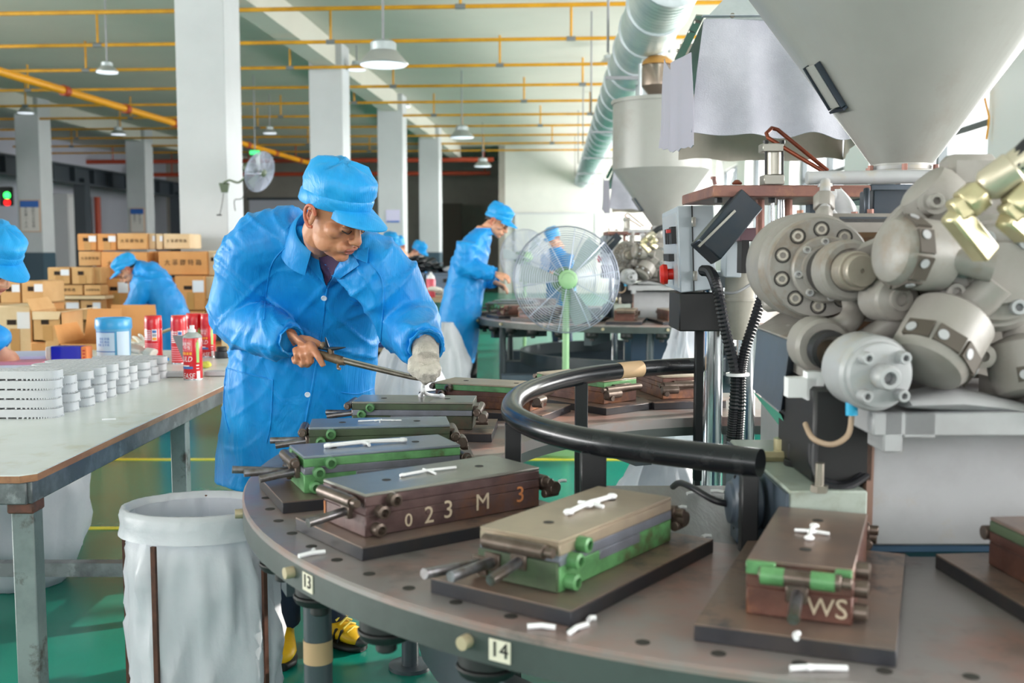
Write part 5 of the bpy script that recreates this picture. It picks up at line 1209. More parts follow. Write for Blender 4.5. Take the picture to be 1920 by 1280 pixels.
def cap_parts(t, M, seed=0., hood=False, puff=1.):
    n = 48; prof = [(.99, .0), (1.0, .030), (1.03, .045), (1.05*puff, .060), (1.03*puff, .080), (.93, .099), (.74, .113), (.44, .121), (.18, .124)]
    vs = []; fs = []
    for r, z in prof:
        for i in range(n):
            a = 2*PI*i/n; c, s_ = math.cos(a), math.sin(a)
            q = Vector((c*.086*r, s_*.106*r-.010-(.012*max(0, z-.03)/.1), z))
            d = (.008*noise.noise(Vector((c*2.2+seed, s_*2.2, z*26)))+.006*noise.noise(Vector((c*5+seed, s_*5, z*40))) - .004*abs(noise.noise(Vector((c*6, s_*6+seed, z*22)))))*(1 if z > .04 else .12)
            q += Vector((c*d, s_*d, d*1.3 if z > .1 else 0)); q.z += .019+.026*(s_*r if z < .09 else s_*r*.5)
            vs.append(q)
    k = len(prof)
    for j in range(k-1): fs += [(j*n+i, j*n+(i+1) % n, (j+1)*n+(i+1) % n, (j+1)*n+i) for i in range(n)]
    fs.append(tuple(range((k-1)*n, k*n)))
    vs = [M @ v for v in vs]; me_b = MB().add(vs, fs); o = part(me_b, 'cap_crown', M_cap, t, ang=180)
    b = MB(M); rr = []
    vs2 = []; fs2 = []
    for (dr, z) in ((1.0, -.004), (1.028, .0), (1.034, .028), (1.0, .034)):
        for i in range(n):
            a = 2*PI*i/n; c, s_ = math.cos(a), math.sin(a); vs2.append((c*.0865*dr, s_*.1065*dr-.010, z+.019+.026*s_*dr))
    for j in range(3): fs2 += [(j*n+i, j*n+(i+1) % n, (j+1)*n+(i+1) % n, (j+1)*n+i) for i in range(n)]
    part(b.add(vs2, fs2), 'cap_band', M_cap, t, ang=60)
    nb = 26; vs3 = []; fs3 = []; rows = 7
    for lay in (0, 1):
        for j in range(rows):
            f = j/(rows-1)
            for i in range(nb):
                a = PI*(.20+.60*i/(nb-1)); c, s_ = math.cos(a), math.sin(a); w_ = .080*(max(0, math.sin(PI*(i/(nb-1))))**.55)
                x = c*(.088+w_*f*.35); y = s_*.108-.010+w_*f*(.35+.65*s_); z = .026+.026*s_-.010*f*f-.012*f*c*c*1.4-.004*f
                vs3.append((x, y, z-(.004 if lay else 0)))
    q = rows*nb
    for j in range(rows-1):
        for i in range(nb-1):
            f4 = (j*nb+i, j*nb+i+1, (j+1)*nb+i+1, (j+1)*nb+i); fs3 += [f4, tuple(q+x for x in reversed(f4))]
    for i in range(nb-1): fs3 += [((rows-1)*nb+i, (rows-1)*nb+i+1, q+(rows-1)*nb+i+1, q+(rows-1)*nb+i), (i+1, i, q+i, q+i+1)]
    part(MB(M).add(vs3, fs3), 'cap_brim', M_cap, t, ang=60)

def coat_mesh(nm, rings, arms, vox=.010, amp=1., seed=0., p=2.3, neck=None):
    b = MB(); b.loft(rings, 28, p=p)
    for pts, rad in arms: b.tube(pts, rad, 16)
    me = remesh(b, nm, vox, 4, .5)
    me.calc_loop_triangles() if hasattr(me, 'calc_loop_triangles') else None
    nr = [v.normal.copy() for v in me.vertices]
    for v, n in zip(me.vertices, nr):
        q = v.co; s_ = Vector((seed, seed*.7, 0))
        d = .010*noise.noise(Vector((q.x*6, q.y*6, q.z*2.6))+s_) + .003*noise.noise(Vector((q.x*15, q.y*15, q.z*8+q.x*6))+s_)
        # long hanging folds on the skirt, pulled diagonal folds on sleeves and chest
        k1 = noise.noise(Vector((q.x*7, q.y*7, q.z*.9))-s_); k2 = noise.noise(Vector(((q.x+q.z)*9, q.y*3.5, (q.z-q.x)*2.2))+s_); k3 = noise.noise(Vector(((q.x-q.z)*8.5, q.y*4, (q.z+q.x)*2.4))-s_)
        r1, r2, r3 = max(0, 1-4*abs(k1)), max(0, 1-5*abs(k2)), max(0, 1-5*abs(k3))
        lo_ = .35 if q.z < 1.0 else 1.0
        d += .009*r1*(1 if q.z < 1.05 else .3) + lo_*(.009*r2*r2 + .007*r3*r3) - .004
        v.co = q + n*(d*amp+.004*amp)
    return me
def limb_rad(a, n): return [a[0]+(a[1]-a[0])*i/(n-1) for i in range(n)]
def sleeve(S_, E_, W_, r=(.088, .075, .056, .050)):
    S_, E_, W_ = Vector(S_), Vector(E_), Vector(W_); pts = []; rad = []
    for i in range(7): f = i/6; pts.append(S_.lerp(E_, f)); rad.append(r[0]+(r[1]-r[0])*f)
    out = (E_-(S_+W_)/2)
    for i in range(1, 8):
        f = i/7; pts.append(E_.lerp(W_, f)); rad.append(r[1]+(r[2]-r[1])*f)
    # round the elbow
    k = 6; pts[k] = (pts[k-1]+pts[k+1]+pts[k]*2)/4 + out*.02
    return pts, rad
def cuff(t, W_, d, r, m_=None, nm='cuff'):
    x, y, z = basis(d); n = 40; vs = []; fs = []
    prof = [(-.02, 1.16, .3), (-.006, 1.0, 1.0), (.004, .90, 1.), (.012, 1.0, 1.0), (.018, .98, .6), (.014, .86, .2)]
    for h, k, g in prof:
        for i in range(n):
            a = 2*PI*i/n; rr = r*k*(1+.055*g*math.sin(10*a)+.02*g*math.sin(17*a)); vs.append(Vector(W_)+x*(rr*math.cos(a))+y*(rr*math.sin(a))+z*h)
    for j in range(len(prof)-1): fs += [(j*n+i, j*n+(i+1) % n, (j+1)*n+(i+1) % n, (j+1)*n+i) for i in range(n)]
    part(MB().add(vs, fs), nm, m_ or M_coat, t, ang=80)
def legs(t, hips, knees, ankles, m_, feet, shoe_m, shoe='shoe'):
    for h, k, a, (toe, lab) in zip(hips, knees, ankles, feet):
        h, k, a, toe = Vector(h), Vector(k), Vector(a), Vector(toe)
        pts = [h, h.lerp(k, .5), k, k.lerp(a, .5), a]; part(MB().tube(pts, [.095, .088, .072, .066, .062], 16), 'trouser_leg', m_, t, ang=80)
        d = (toe-a); d.z = 0; L = d.length; d.normalize(); sd = Vector((-d.y, d.x, 0)); base = Vector((a.x, a.y, 0))
        b = MB(); rg = []
        for f, wd, hh in ((-.32, .02, .05), (-.28, .034, .075), (-.1, .040, .095), (.25, .041, .085), (.5, .045, .062), (.75, .047, .05), (.93, .036, .04), (1.0, .012, .025)):
            rg.append((base+d*(L*f)+Vector((0, 0, hh/2+.022)), sd*wd, Vector((0, 0, hh/2))))
        b.loft(rg, 16); so_ = part(b, shoe, shoe_m, t, ang=60)
        b = MB(); rg = [(base+d*(L*f)+Vector((0, 0, .014)), sd*wd, Vector((0, 0, .013))) for f, wd in ((-.34, .026), (-.26, .04), (.2, .043), (.55, .05), (.85, .047), (1.02, .02))]
        b.loft(rg, 14, p=3); part(b, 'sole', M_black, t, ang=60)
    return
def open_hand(b, W_, d, n_, s=1.0, curl=.5, left=False):   # W wrist, d finger direction, n back-of-hand direction
    d = Vector(d).normalized(); n_ = Vector(n_); n_ = (n_-d*n_.dot(d)).normalized(); sd = d.cross(n_)*(-1 if left else 1); W_ = Vector(W_)
    b.loft([(W_-d*.04, sd*.026*s, n_*.021*s), (W_, sd*.028*s, n_*.020*s), (W_+d*.04*s, sd*.040*s, n_*.018*s), (W_+d*.085*s, sd*.042*s, n_*.015*s), (W_+d*.095*s, sd*.036*s, n_*.010*s)], 16)
    for k, (o, L) in enumerate(((.031, .072), (.010, .080), (-.012, .074), (-.031, .058))):
        p0 = W_+d*.082*s+sd*o*s; q = p0+d*(L*.42*s)-n_*(.3*curl*L*s); q2 = q+d*(L*.22*s)-n_*(L*.42*curl*s*1.3); q3 = q2-d*(L*.20*curl*s)+d*(L*.2*(1-curl)*s)-n_*(L*.30*s*curl)
        b.tube([p0-d*.01*s, p0, q, q2, q3], [.0095*s, .0098*s, .0092*s, .0085*s, .0065*s], 10)
    th0 = W_+d*.02*s+sd*.03*s; b.tube([W_+d*.012*s+sd*.018*s, th0+d*.02*s+sd*.012*s-n_*.006*s, th0+d*.048*s+sd*.018*s-n_*.018*s, th0+d*.07*s+sd*.010*s-n_*.026*s], [.015*s, .0125*s, .0105*s, .008*s], 10)
    return b
def put_mesh(t, me, nm, m_):
    me.transform(TI(t)); return put(nm, me, m_, t)

# ---- the man at work in front
t = thing('person', 'man in blue coat and peaked cap bending over the moulds with a metal tool', 'person', (-.62, 3.50, 0)); W1 = t
SR, ER, WR = at(476, 462, 3.24), at(440, 598, 3.34), at(542, 636, 3.13)
SL, EL, WL = at(722, 518, 3.12), at(762, 606, 3.16), at(797, 648, 2.92)
HM = head_frame(at(628, 396, 3.0), 58, 30, 6)
body = head_shape(HM, neck=False)
body.tube([HM @ Vector((0, -.012, -.03)), HM @ Vector((0, -.022, -.08)), at(606, 452, 3.14), at(602, 480, 3.24)], [.056, .055, .056, .05], 16)
body.loft([(at(602, 470, 3.26), (.06, 0, 0), (0, .04, 0)), (at(596, 540, 3.36), (.12, 0, 0), (0, .07, 0)), (at(575, 700, 3.47), (.13, 0, 0), (0, .09, 0))], 20)
body.tube([SR+Vector((.05, 0, 0)), ER, WR], [.05, .042, .034], 12); body.tube([SL-Vector((.05, 0, 0)), EL, WL], [.05, .042, .032], 12)
for a, c in ((at(530, 780, 3.5), (-.76, 3.40, .48)), (at(600, 780, 3.52), (-.60, 3.5, .48))): body.tube([a, Vector(a).lerp(Vector(c), .5), c], [.07, .055, .045], 12)
# right hand gripping the tool, index finger stretched along it
hw = at(546, 630, 3.13)
body.loft([(hw, (.020, .0, -.016), (.012, -.02, .012)), (at(556, 636, 3.11), (.026, 0, -.018), (.012, -.02, .012)), (at(570, 648, 3.08), (.030, 0, -.026), (.010, -.018, .010)), (at(577, 655, 3.06), (.028, 0, -.024), (.008, -.014, .008))], 16)
body.tube([at(582, 645, 3.07), at(588, 655, 3.04), at(598, 670, 3.02), at(607, 687, 3.02)], [.0135, .0125, .0105, .0085], 12)
body.tube([at(575, 652, 3.07), at(580, 664, 3.035), at(583, 676, 3.04), at(576, 684, 3.07), at(570, 678, 3.09)], [.0135, .0125, .011, .010, .009], 12)
body.tube([at(565, 656, 3.08), at(569, 667, 3.045), at(571, 678, 3.05), at(566, 684, 3.08), at(560, 677, 3.10)], [.013, .012, .0108, .0098, .009], 12)
body.tube([at(555, 655, 3.09), at(557, 665, 3.06), at(558, 674, 3.065), at(553, 678, 3.09), at(550, 670, 3.11)], [.012, .011, .0098, .009, .008], 12)
body.tube([at(562, 636, 3.12), at(580, 638, 3.11), at(596, 645, 3.10), at(606, 652, 3.09)], [.015, .0135, .012, .009], 12)
put_mesh(t, remesh(body, 'body', .0036, 6, .5), 'body', M_skin)
head_parts(t, HM, M_skin, M_greyhair); hair_part(t, HM, M_greyhair, -.02); cap_parts(t, HM, 2.2)
part(MB(HM).tube(bez([(.080, .01, .0), (.066, .055, -.045), (.05, .085, -.062)], 6), .0012, 5), 'mask_string', M_white, t) if False else None
A1 = (SL-SR).normalized()
def ring(px, py, Y, hw_, hd, tilt=0., A=None):
    A = Vector((math.cos(.06), math.sin(-.06), -math.sin(tilt))) if A is None else A
    return (at(px, py, Y), A*hw_, Vector((0, hd, 0)))
rings = [ring(552, 902, 3.54, .268, .185), ring(553, 850, 3.53, .264, .183), ring(556, 790, 3.51, .252, .178), ring(560, 720, 3.48, .245, .172), ring(571, 640, 3.44, .236, .165, .03), ring(585, 570, 3.39, .226, .160, .08), ring(597, 515, 3.33, .218, .150, .14), ring(601, 475, 3.27, .196, .128, .18), ring(602, 447, 3.22, .135, .100, .16), ring(605, 432, 3.18, .088, .080, .12)]
aR = sleeve(SR, ER, WR, (.098, .090, .056)); aL = sleeve(SL, EL, WL, (.096, .092, .060))
shr = ([at(560, 440, 3.22), SR+Vector((.02, 0, .01)), SR.lerp(ER, .25)], [.085, .100, .095]); shl = ([at(640, 462, 3.18), SL+Vector((-.02, 0, .01)), SL.lerp(EL, .3)], [.085, .098, .094])
cm = coat_mesh('coat', rings, [aR, aL, shr, shl], .0075, 1.0, 3.)
bv = BVHTree.FromPolygons([v.co.copy() for v in cm.vertices], [tuple(p.vertices) for p in cm.polygons])
CAMP = Vector((0, 0, CAMH))
def hit(px, py, off=0., Yd=3.2):
    d = ray(px, py).normalized(); r = bv.ray_cast(CAMP, d)
    if r[0] is None: return at(px, py, Yd), -d
    n = r[1] if r[1].dot(d) < 0 else -r[1]
    return r[0]+n*off, n
def decal(quad, nm, m_, off=.006, th=.004, n=7, par=None):
    P = [Vector((x, y, 0)) for x, y in quad]; vs = []; vb = []
    for j in range(n+1):
        for i in range(n+1):
            q = P[0].lerp(P[1], i/n).lerp(P[3].lerp(P[2], i/n), j/n); h_, nn = hit(q.x, q.y); nn = (nn*.4-ray(q.x, q.y).normalized()*.6).normalized(); vs.append(h_+nn*(off+th)); vb.append(h_+nn*(off-.006))
    W_ = n+1; k = len(vs); fs = []
    for j in range(n):
        for i in range(n): f = (j*W_+i, j*W_+i+1, (j+1)*W_+i+1, (j+1)*W_+i); fs += [f, tuple(x+k for x in reversed(f))]
    ed = [(i, i+1) for i in range(n)] + [((j)*W_+n, (j+1)*W_+n) for j in range(n)] + [(n*W_+i+1, n*W_+i) for i in range(n)] + [((j+1)*W_, j*W_) for j in range(n)]
    fs += [(y, x, x+k, y+k) for x, y in ed]
    return part(MB().add(vs+vb, fs), nm, m_, par or W1, ang=70)
decal([(598, 474), (648, 478), (616, 528), (612, 535)], 'shirt', M_shirt, .004, .003)
decal([(583, 420), (590, 452), (612, 538), (570, 484)], 'lapel', M_coat, .008, .004)
decal([(645, 480), (660, 470), (674, 498), (613, 539)], 'lapel', M_coat, .008, .004)
def collar_band(c, u, fwd, prof, gap, nm='collar', sx=1.):
    u = u.normalized(); f_ = (fwd-u*fwd.dot(u)).normalized(); r_ = f_.cross(u); n = 30; vs = []; fs = []
    for rr, h in prof:
        for i in range(n+1):
            a = math.radians(gap)+(2*PI-2*math.radians(gap))*i/n; vs.append(c+u*(h-.012*math.cos(a)*(1 if h > 0 else -1.5))+f_*(rr*math.cos(a))+r_*(rr*sx*math.sin(a)))
    W_ = n+1
    for j in range(len(prof)-1): fs += [(j*W_+i, j*W_+i+1, (j+1)*W_+i+1, (j+1)*W_+i) for i in range(n)]
    j = len(prof)-1
    fs += [tuple(k_*W_ for k_ in range(len(prof)))[::-1], tuple(k_*W_+n for k_ in range(len(prof)))] + [(j*W_+i, j*W_+i+1, i+1, i) for i in range(n)]
    return part(MB().add(vs, fs), nm, M_coat, W1, ang=60)
collar_band(at(603, 447, 3.15), at(606, 400, 3.08)-at(600, 470, 3.2), Vector((.45, -.9, -.1)), [(.118, -.055), (.112, -.035), (.094, .012), (.082, .034), (.076, .036), (.078, .0), (.105, -.05)], 42)
decal([(656, 474), (692, 466), (690, 494), (668, 486)], 'collar', M_coat, .014, .004)
def seam(pts, nm, r=.0022, m_=None):
    pp = bez([(x, y, 0) for x, y in pts], 8); part(MB().tube([hit(q.x, q.y, .001)[0] for q in pp], r, 6), nm, m_ or M_coat, W1, ang=80)
seam([(613, 540), (603, 620), (590, 700), (572, 800), (560, 880)], 'placket_edge', .0035)
for px, py in ((608, 558), (577, 739), (590, 648)):
    if (px, py) == (590, 648): continue
    h_, nn = hit(px, py, .002); part(MB().lathe(h_, nn, [(.0085, 0), (.009, .002), (.0075, .0035), (.005, .0025), (.001, .0025)], 18), 'button', M_button, W1)
seam([(425, 690), (470, 702), (512, 712)], 'pocket_seam'); seam([(425, 690), (420, 760), (430, 812)], 'pocket_seam'); seam([(512, 712), (508, 790), (500, 830)], 'pocket_seam')
seam([(640, 735), (670, 738), (700, 728)], 'pocket_seam')
seam([(655, 562), (672, 566)], 'chest_mark', .002); seam([(655, 568), (671, 573)], 'chest_mark', .002)
seam([(545, 455), (512, 490), (500, 540), (495, 600)], 'shoulder_seam'); seam([(692, 490), (716, 525), (718, 580), (714, 640)], 'shoulder_seam')
put_mesh(t, cm, 'coat', M_coat)
cuff(t, WR, (WR-ER).normalized(), .043); cuff(t, WL, (WL-EL).normalized(), .050)
# gloved left hand pinching the white sprue
g = MB(); gw = at(797, 652, 2.92)
g.tube([WL.lerp(EL, .28), WL.lerp(EL, .08), at(798, 662, 2.90), at(800, 676, 2.875)], [.036, .037, .037, .036], 16)
g.loft([(gw+Vector((0, .05, .035)), (.043, 0, 0), (0, .03, .02)), (gw+Vector((0, .02, .015)), (.041, 0, 0), (0, .03, .012)), (at(799, 660, 2.90), (.036, 0, 0), (0, .026, .012)), (at(800, 680, 2.87), (.036, 0, -.004), (0, .022, .016)), (at(800, 694, 2.86), (.032, 0, -.004), (0, .018, .012))], 16)
g.tube([at(787, 685, 2.86), at(784, 697, 2.84), at(788, 706, 2.84), at(794, 711, 2.85)], [.0145, .013, .012, .010], 10)
g.tube([at(797, 690, 2.85), at(797, 702, 2.83), at(798, 711, 2.84), at(797, 716, 2.86)], [.0145, .0135, .0125, .010], 10)
g.tube([at(808, 688, 2.85), at(812, 700, 2.835), at(811, 709, 2.85), at(806, 711, 2.87)], [.014, .013, .012, .010], 10)
g.tube([at(816, 682, 2.86), at(820, 692, 2.85), at(819, 701, 2.86), at(813, 704, 2.88)], [.013, .012, .011, .009], 10)
g.tube([at(786, 668, 2.88), at(774, 678, 2.86), at(772, 692, 2.85), at(782, 704, 2.85)], [.016, .015, .0135, .011], 10)
put_mesh(t, remesh(g, 'glove', .0034, 2, .4), 'glove', mat('knit_glove', '#cfc9bf', .85, col2='#aaa49c', scale=18, bump=.5, bscale=260))
M_shoe = mat('yellow_trainer', '#e0b414', .45, col2='#d4a40f', scale=10)
legs(t, (at(525, 800, 3.5), at(605, 800, 3.52)), ((-.76, 3.40, .48), (-.60, 3.5, .48)), ((-.775, 3.50, .10), (-.625, 3.56, .10)), M_trs, (((-.735, 3.31, 0), ''), ((-.50, 3.48, 0), '')), M_shoe, 'trainer')
# trainer stripes, laces, toe guard of the visible shoe
a_, toe = Vector((-.625, 3.56, 0)), Vector((-.50, 3.48, 0)); d_ = (toe-a_).normalized(); L_ = (toe-a_).length; s_ = Vector((d_.y, -d_.x, 0))
for k in range(4): part(MB().bar(a_+d_*(L_*(.0+.17*k))+s_*.043+Vector((0, 0, .03)), a_+d_*(L_*(.12+.17*k))+s_*.041+Vector((0, 0, .075)), .006, .010, up=s_), 'shoe_stripe', M_black, t)
for k in range(4): part(MB().tube([a_+d_*(L_*(.38+.11*k))+s_*.03+Vector((0, 0, .098-.011*k)), a_+d_*(L_*(.40+.11*k))+Vector((0, 0, .116-.013*k)), a_+d_*(L_*(.38+.11*k))-s_*.03+Vector((0, 0, .098-.011*k))], .004, 6), 'lace', mat('lace_yellow', '#edd45a', .6) if k == 0 else bpy.data.materials['lace_yellow'], t)
part(MB().ell(a_+d_*(L_*.93)+Vector((0, 0, .035)), (.03, .03, .02), n=14, m=8), 'toe_guard', mat('toe_grey', '#3c3d3f', .5), t)
# the tool in his hand
t = thing('hand_tool', 'long rusty metal tool with levers and tapering barrel in the man\'s hand', 'tool', at(640, 672, 3.02))
M_tool = mat('tool_rust', '#6d5847', .45, .5, col2='#8a765f', scale=30, col3='#4b3a2f', scale3=20)
part(MB().tube([at(560, 652, 3.09), at(590, 660, 3.06), at(600, 664, 3.05), at(640, 676, 3.01), at(648, 678, 3.005)], [.009, .010, .012, .0135, .011], 14), 'handle', M_tool, t, ang=50)
part(MB().tube([at(644, 676, 3.008), at(700, 690, 2.95), at(770, 707, 2.885), at(792, 712, 2.865)], [.0095, .008, .0065, .004], 12), 'barrel', mat('tool_steel', '#77716a', .3, .8, col2='#5d564f', scale=25), t)
part(MB().tube([at(644, 671, 3.004), at(700, 685, 2.947), at(768, 702, 2.884)], [.003, .003, .003], 6), 'top_rail', M_alu, t)
b = MB(); b.tube([at(618, 660, 3.04), at(613, 648, 3.03), at(610, 632, 3.02)], [.006, .006, .0015], 8); part(b, 'lever', M_chute, t)
part(MB().tube([at(598, 652, 3.05), at(618, 654, 3.03), at(632, 653, 3.02), at(648, 651, 3.0)], [.004, .006, .005, .0012], 8), 'lever', M_chute, t)
part(MB().cyl(at(620, 654, 3.03), at(622, 668, 3.03), .008, n=12).ell(at(606, 648, 3.045), (.010, .010, .012), n=10, m=8), 'pivot', M_tool, t)
part(MB().tube(bez([at(634, 680, 3.01), at(634, 690, 3.0), at(638, 691, 2.995)], 3), .0042, 8), 'hook', M_tool, t)
o = MB()
p0 = at(796, 712, 2.85); zt = TH+.11
q0 = onh(790, 741, zt); q1 = onh(828, 742, zt)
o.tube(bez([p0, at(794, 726, 2.88), at(795, 735, 2.93), onh(806, 740, zt+.008), q1], 6), [.004]*9+[.0055]*8+[.005]*8, 8); o.tube(bez([at(794, 728, 2.88), q0], 4), .005, 8); o.ell(q1, (.010, .010, .008), n=10, m=6); o.ell(q0, (.010, .010, .008), n=10, m=6); o.ell(at(793, 727, 2.88), (.006, .006, .014), n=8, m=6)
oo = o.build('white_sprue', M_wht); tag(oo, 'white soft sprue being pulled from the mould by the gloved hand', 'plastic scrap')

# ---- the other workers
def worker(lab, base, Hd, yaw, pitch, roll, rings, arms, hands, lg, seed, trm=M_trb, hair=M_hair, skin=M_skin2, vox=.016, p=2.3):
    t = thing('person', lab, 'person', (base[0], base[1], 0))
    M = head_frame(Hd, yaw, pitch, roll); b = head_shape(M)
    b.tube([M @ Vector((0, -.05, -.14)), rings[-1][0], rings[-3][0]], [.056, .065, .09], 14)
    b.loft([(c, A*.75, B*.75) for c, A, B in rings[2:-1]], 16)
    for (S_, E_, W_) in arms: b.tube([S_, E_, W_], [.05, .042, .03], 10)
    for W_, d, n_, lf in hands: open_hand(b, W_, d, n_, 1., .6, lf)
    put_mesh(t, remesh(b, 'body', .006, 2, .4), 'body', skin)
    head_parts(t, M, skin, hair, False); hair_part(t, M, hair, -.045); cap_parts(t, M, seed)
    cm = coat_mesh('coat', rings, [sleeve(*a, r=(.090, .080, .058)) for a in arms], vox, 1.2, seed, p); put_mesh(t, cm, 'coat', M_coat)
    for (S_, E_, W_) in arms: cuff(t, W_, (Vector(W_)-Vector(E_)).normalized(), .050)
    c, A, B = rings[-1]; N_ = 24; u = A.cross(B).normalized(); u = u if u.z > 0 else -u
    part(MB().lathe(c-u*.035, u, [(.088, 0), (.080, .03), (.074, .055), (.070, .052), (.074, .02)], 24, caps=False), 'collar', M_coat, t, ang=60)
    if lg: legs(t, *lg)
    return t
def R_(px, py, Y, A, B): return (at(px, py, Y), Vector(A), Vector(B))
# standing man at the far turntable, seen from the side
fy = math.radians(75); fw = Vector((math.sin(fy), -math.cos(fy), 0)); lf = Vector((math.cos(fy), math.sin(fy), 0))
Y2 = 8.8
rg = [R_(853, 682, Y2, lf*.215, fw*.150), R_(857, 640, Y2, lf*.215, fw*.160), R_(862, 590, Y2, lf*.21, fw*.160), R_(872, 540, Y2, lf*.205, fw*.15), R_(881, 490, Y2, lf*.205, fw*.140), R_(890, 458, Y2, lf*.19, fw*.115), R_(900, 440, Y2, lf*.13, fw*.09), R_(907, 432, Y2, lf*.085, fw*.078)]
s2 = at(889, 455, Y2); aR2 = (s2-lf*.17, at(868, 500, 8.62), at(926, 512, 8.58)); aL2 = (s2+lf*.17, at(890, 512, 8.98), at(926, 528, 8.85))
worker('man in blue coat standing in profile at the far turntable', (-.46, Y2), at(933, 414, Y2), 72, 32, 0, rg, [aR2, aL2],
       [(at(928, 513, 8.58), fw+Vector((0, 0, -.2)), (0, -.3, 1), False), (at(928, 529, 8.85), fw+Vector((0, 0, -.4)), (0, .2, 1), True)],
       (((-.44, 8.72, .85), (-.42, 8.9, .85)), ((-.42, 8.7, .5), (-.36, 8.92, .5)), ((-.44, 8.7, .1), (-.36, 8.95, .1)), M_trb, (((-.22, 8.64, 0), ''), ((-.14, 8.9, 0), '')), M_black), 5.)
# man bending into a carton on the left
fy = math.radians(-82); fw = Vector((math.sin(fy), -math.cos(fy), 0)); lf = Vector((math.cos(fy), math.sin(fy), 0)); Y3 = 9.7
def spine(px, py, a, hw_, hd, Y=Y3):      # a = angle of the spine from the vertical
    a = math.radians(a); B = fw*math.cos(a)+Vector((0, 0, -1))*math.sin(a); return (at(px, py, Y), lf*hw_, B*hd)
rg = [spine(326, 700, 0, .21, .16), spine(326, 650, 4, .21, .17), spine(324, 605, 20, .21, .165), spine(312, 565, 40, .21, .155), spine(295, 535, 55, .21, .145), spine(276, 514, 62, .19, .12), spine(264, 506, 64, .13, .09), spine(258, 503, 66, .085, .078)]
s3 = at(276, 520, Y3); aA = (s3-lf*.17, at(262, 560, 9.86), at(236, 588, 9.8)); aB = (s3+lf*.17, at(258, 562, 9.52), at(238, 590, 9.5))
worker('man in blue coat bent over an open carton among the cardboard boxes', (-3.1, Y3), at(240, 505, Y3), -78, 40, 0, rg, [aA, aB],
       [(at(234, 592, 9.8), (-.4, 0, -1), (-1, 0, .3), False), (at(236, 594, 9.5), (-.4, 0, -1), (-1, 0, .3), True)],
       (((-3.08, 9.6, .75), (-3.08, 9.8, .75)), ((-3.16, 9.58, .42), (-3.16, 9.82, .42)), ((-3.06, 9.58, .1), (-3.06, 9.84, .1)), M_trb, (((-3.26, 9.56, 0), ''), ((-3.26, 9.84, 0), '')), M_black), 9.)
# woman at the left edge
Y4 = 4.35; fy = math.radians(75); fw = Vector((math.sin(fy), -math.cos(fy), 0)); lf = Vector((math.cos(fy), math.sin(fy), 0))
rg = [R_(-250, 760, 4.5, lf*.24, fw*.17), R_(-230, 700, 4.5, lf*.23, fw*.17), R_(-190, 640, 4.45, lf*.22, fw*.15), R_(-140, 580, 4.42, lf*.21, fw*.14), R_(-85, 530, 4.4, lf*.19, fw*.12), R_(-62, 512, 4.38, lf*.12, fw*.09), R_(-50, 500, 4.37, lf*.085, fw*.078)]
s4 = at(-100, 545, 4.4)
worker('woman in blue cap at the left edge leaning over the work table', (-2.75, 4.5), at(-10, 486, 4.1), 62, 40, 4, rg, [(s4-lf*.17, at(-120, 640, 4.2), at(-60, 690, 4.3)), (s4+lf*.17, at(-60, 600, 4.95), at(2, 648, 4.98))],
       [(at(-58, 691, 4.3), (1, .2, -.1), (0, 0, 1), False), (at(2, 656, 4.98), (.35, .25, -1), (.4, -1, .3), True)], (((-2.75, 4.4, .8), (-2.75, 4.6, .8)), ((-2.7, 4.4, .45), (-2.7, 4.62, .45)), ((-2.78, 4.4, .1), (-2.78, 4.62, .1)), M_trs, (((-2.58, 4.36, 0), ''), ((-2.58, 4.6, 0), '')), M_black), 12.)
# women behind the benches and the worker behind the fan
def far_worker(lab, hx, hy, Y, yaw, pitch, seed, lean, back=0.):
    H = at(hx, hy, Y); fy = math.radians(yaw); fw = Vector((math.sin(fy), -math.cos(fy), 0)); lf = Vector((math.cos(fy), math.sin(fy), 0))
    nk_ = H - fw*.07 - Vector((0, 0, .15)); pv = Vector((nk_.x, nk_.y, 0)) - fw*lean; hz = nk_.z
    def q(f, wd, dp): 
        z = .42+(hz-.42)*f; c = Vector((pv.x, pv.y, z)).lerp(Vector((nk_.x, nk_.y, z)), f**1.5); return (c, lf*wd, fw*dp)
    rg = [q(0, .22, .17), q(.2, .22, .165), q(.4, .21, .155), q(.6, .205, .145), q(.78, .20, .135), q(.9, .18, .11), q(.97, .12, .09), q(1, .085, .078)]
    sh_ = rg[5][0]; e = [sh_-lf*.2-fw*.02+Vector((0, 0, -.24)), sh_+lf*.2-fw*.02+Vector((0, 0, -.24))]; w_ = [e[0]+fw*.24+lf*.06+Vector((0, 0, .02)), e[1]+fw*.24-lf*.06+Vector((0, 0, .02))]
    b0 = pv
    worker(lab, (pv.x, pv.y), H, yaw, pitch, 0, rg, [(sh_-lf*.16, e[0], w_[0]), (sh_+lf*.16, e[1], w_[1])], [(w_[0], fw, (0, 0, 1), False), (w_[1], fw, (0, 0, 1), True)],
           ((b0-lf*.09+Vector((0, 0, .8)), b0+lf*.09+Vector((0, 0, .8))), (b0-lf*.1+fw*.05+Vector((0, 0, .45)), b0+lf*.1+fw*.05+Vector((0, 0, .45))), (b0-lf*.1+Vector((0, 0, .1)), b0+lf*.1+Vector((0, 0, .1))), M_trs, ((b0-lf*.1+fw*.18, ''), (b0+lf*.1+fw*.18, '')), M_black), seed, vox=.02)
far_worker('woman in blue cap looking down at the far benches beside the front man\'s cap', 731, 456, 13.2, 40, 25, 15., .12)
far_worker('woman with blue hood bending to the black heap on the far bench', 785, 470, 15.4, 55, 35, 18., .2)
far_worker('worker in blue seen through the fan cage', 1037, 445, 14.5, -40, 30, 21., .15)
far_worker('second blue worker half hidden behind the woman at the far benches', 747, 462, 14.6, -30, 25, 27., .1)

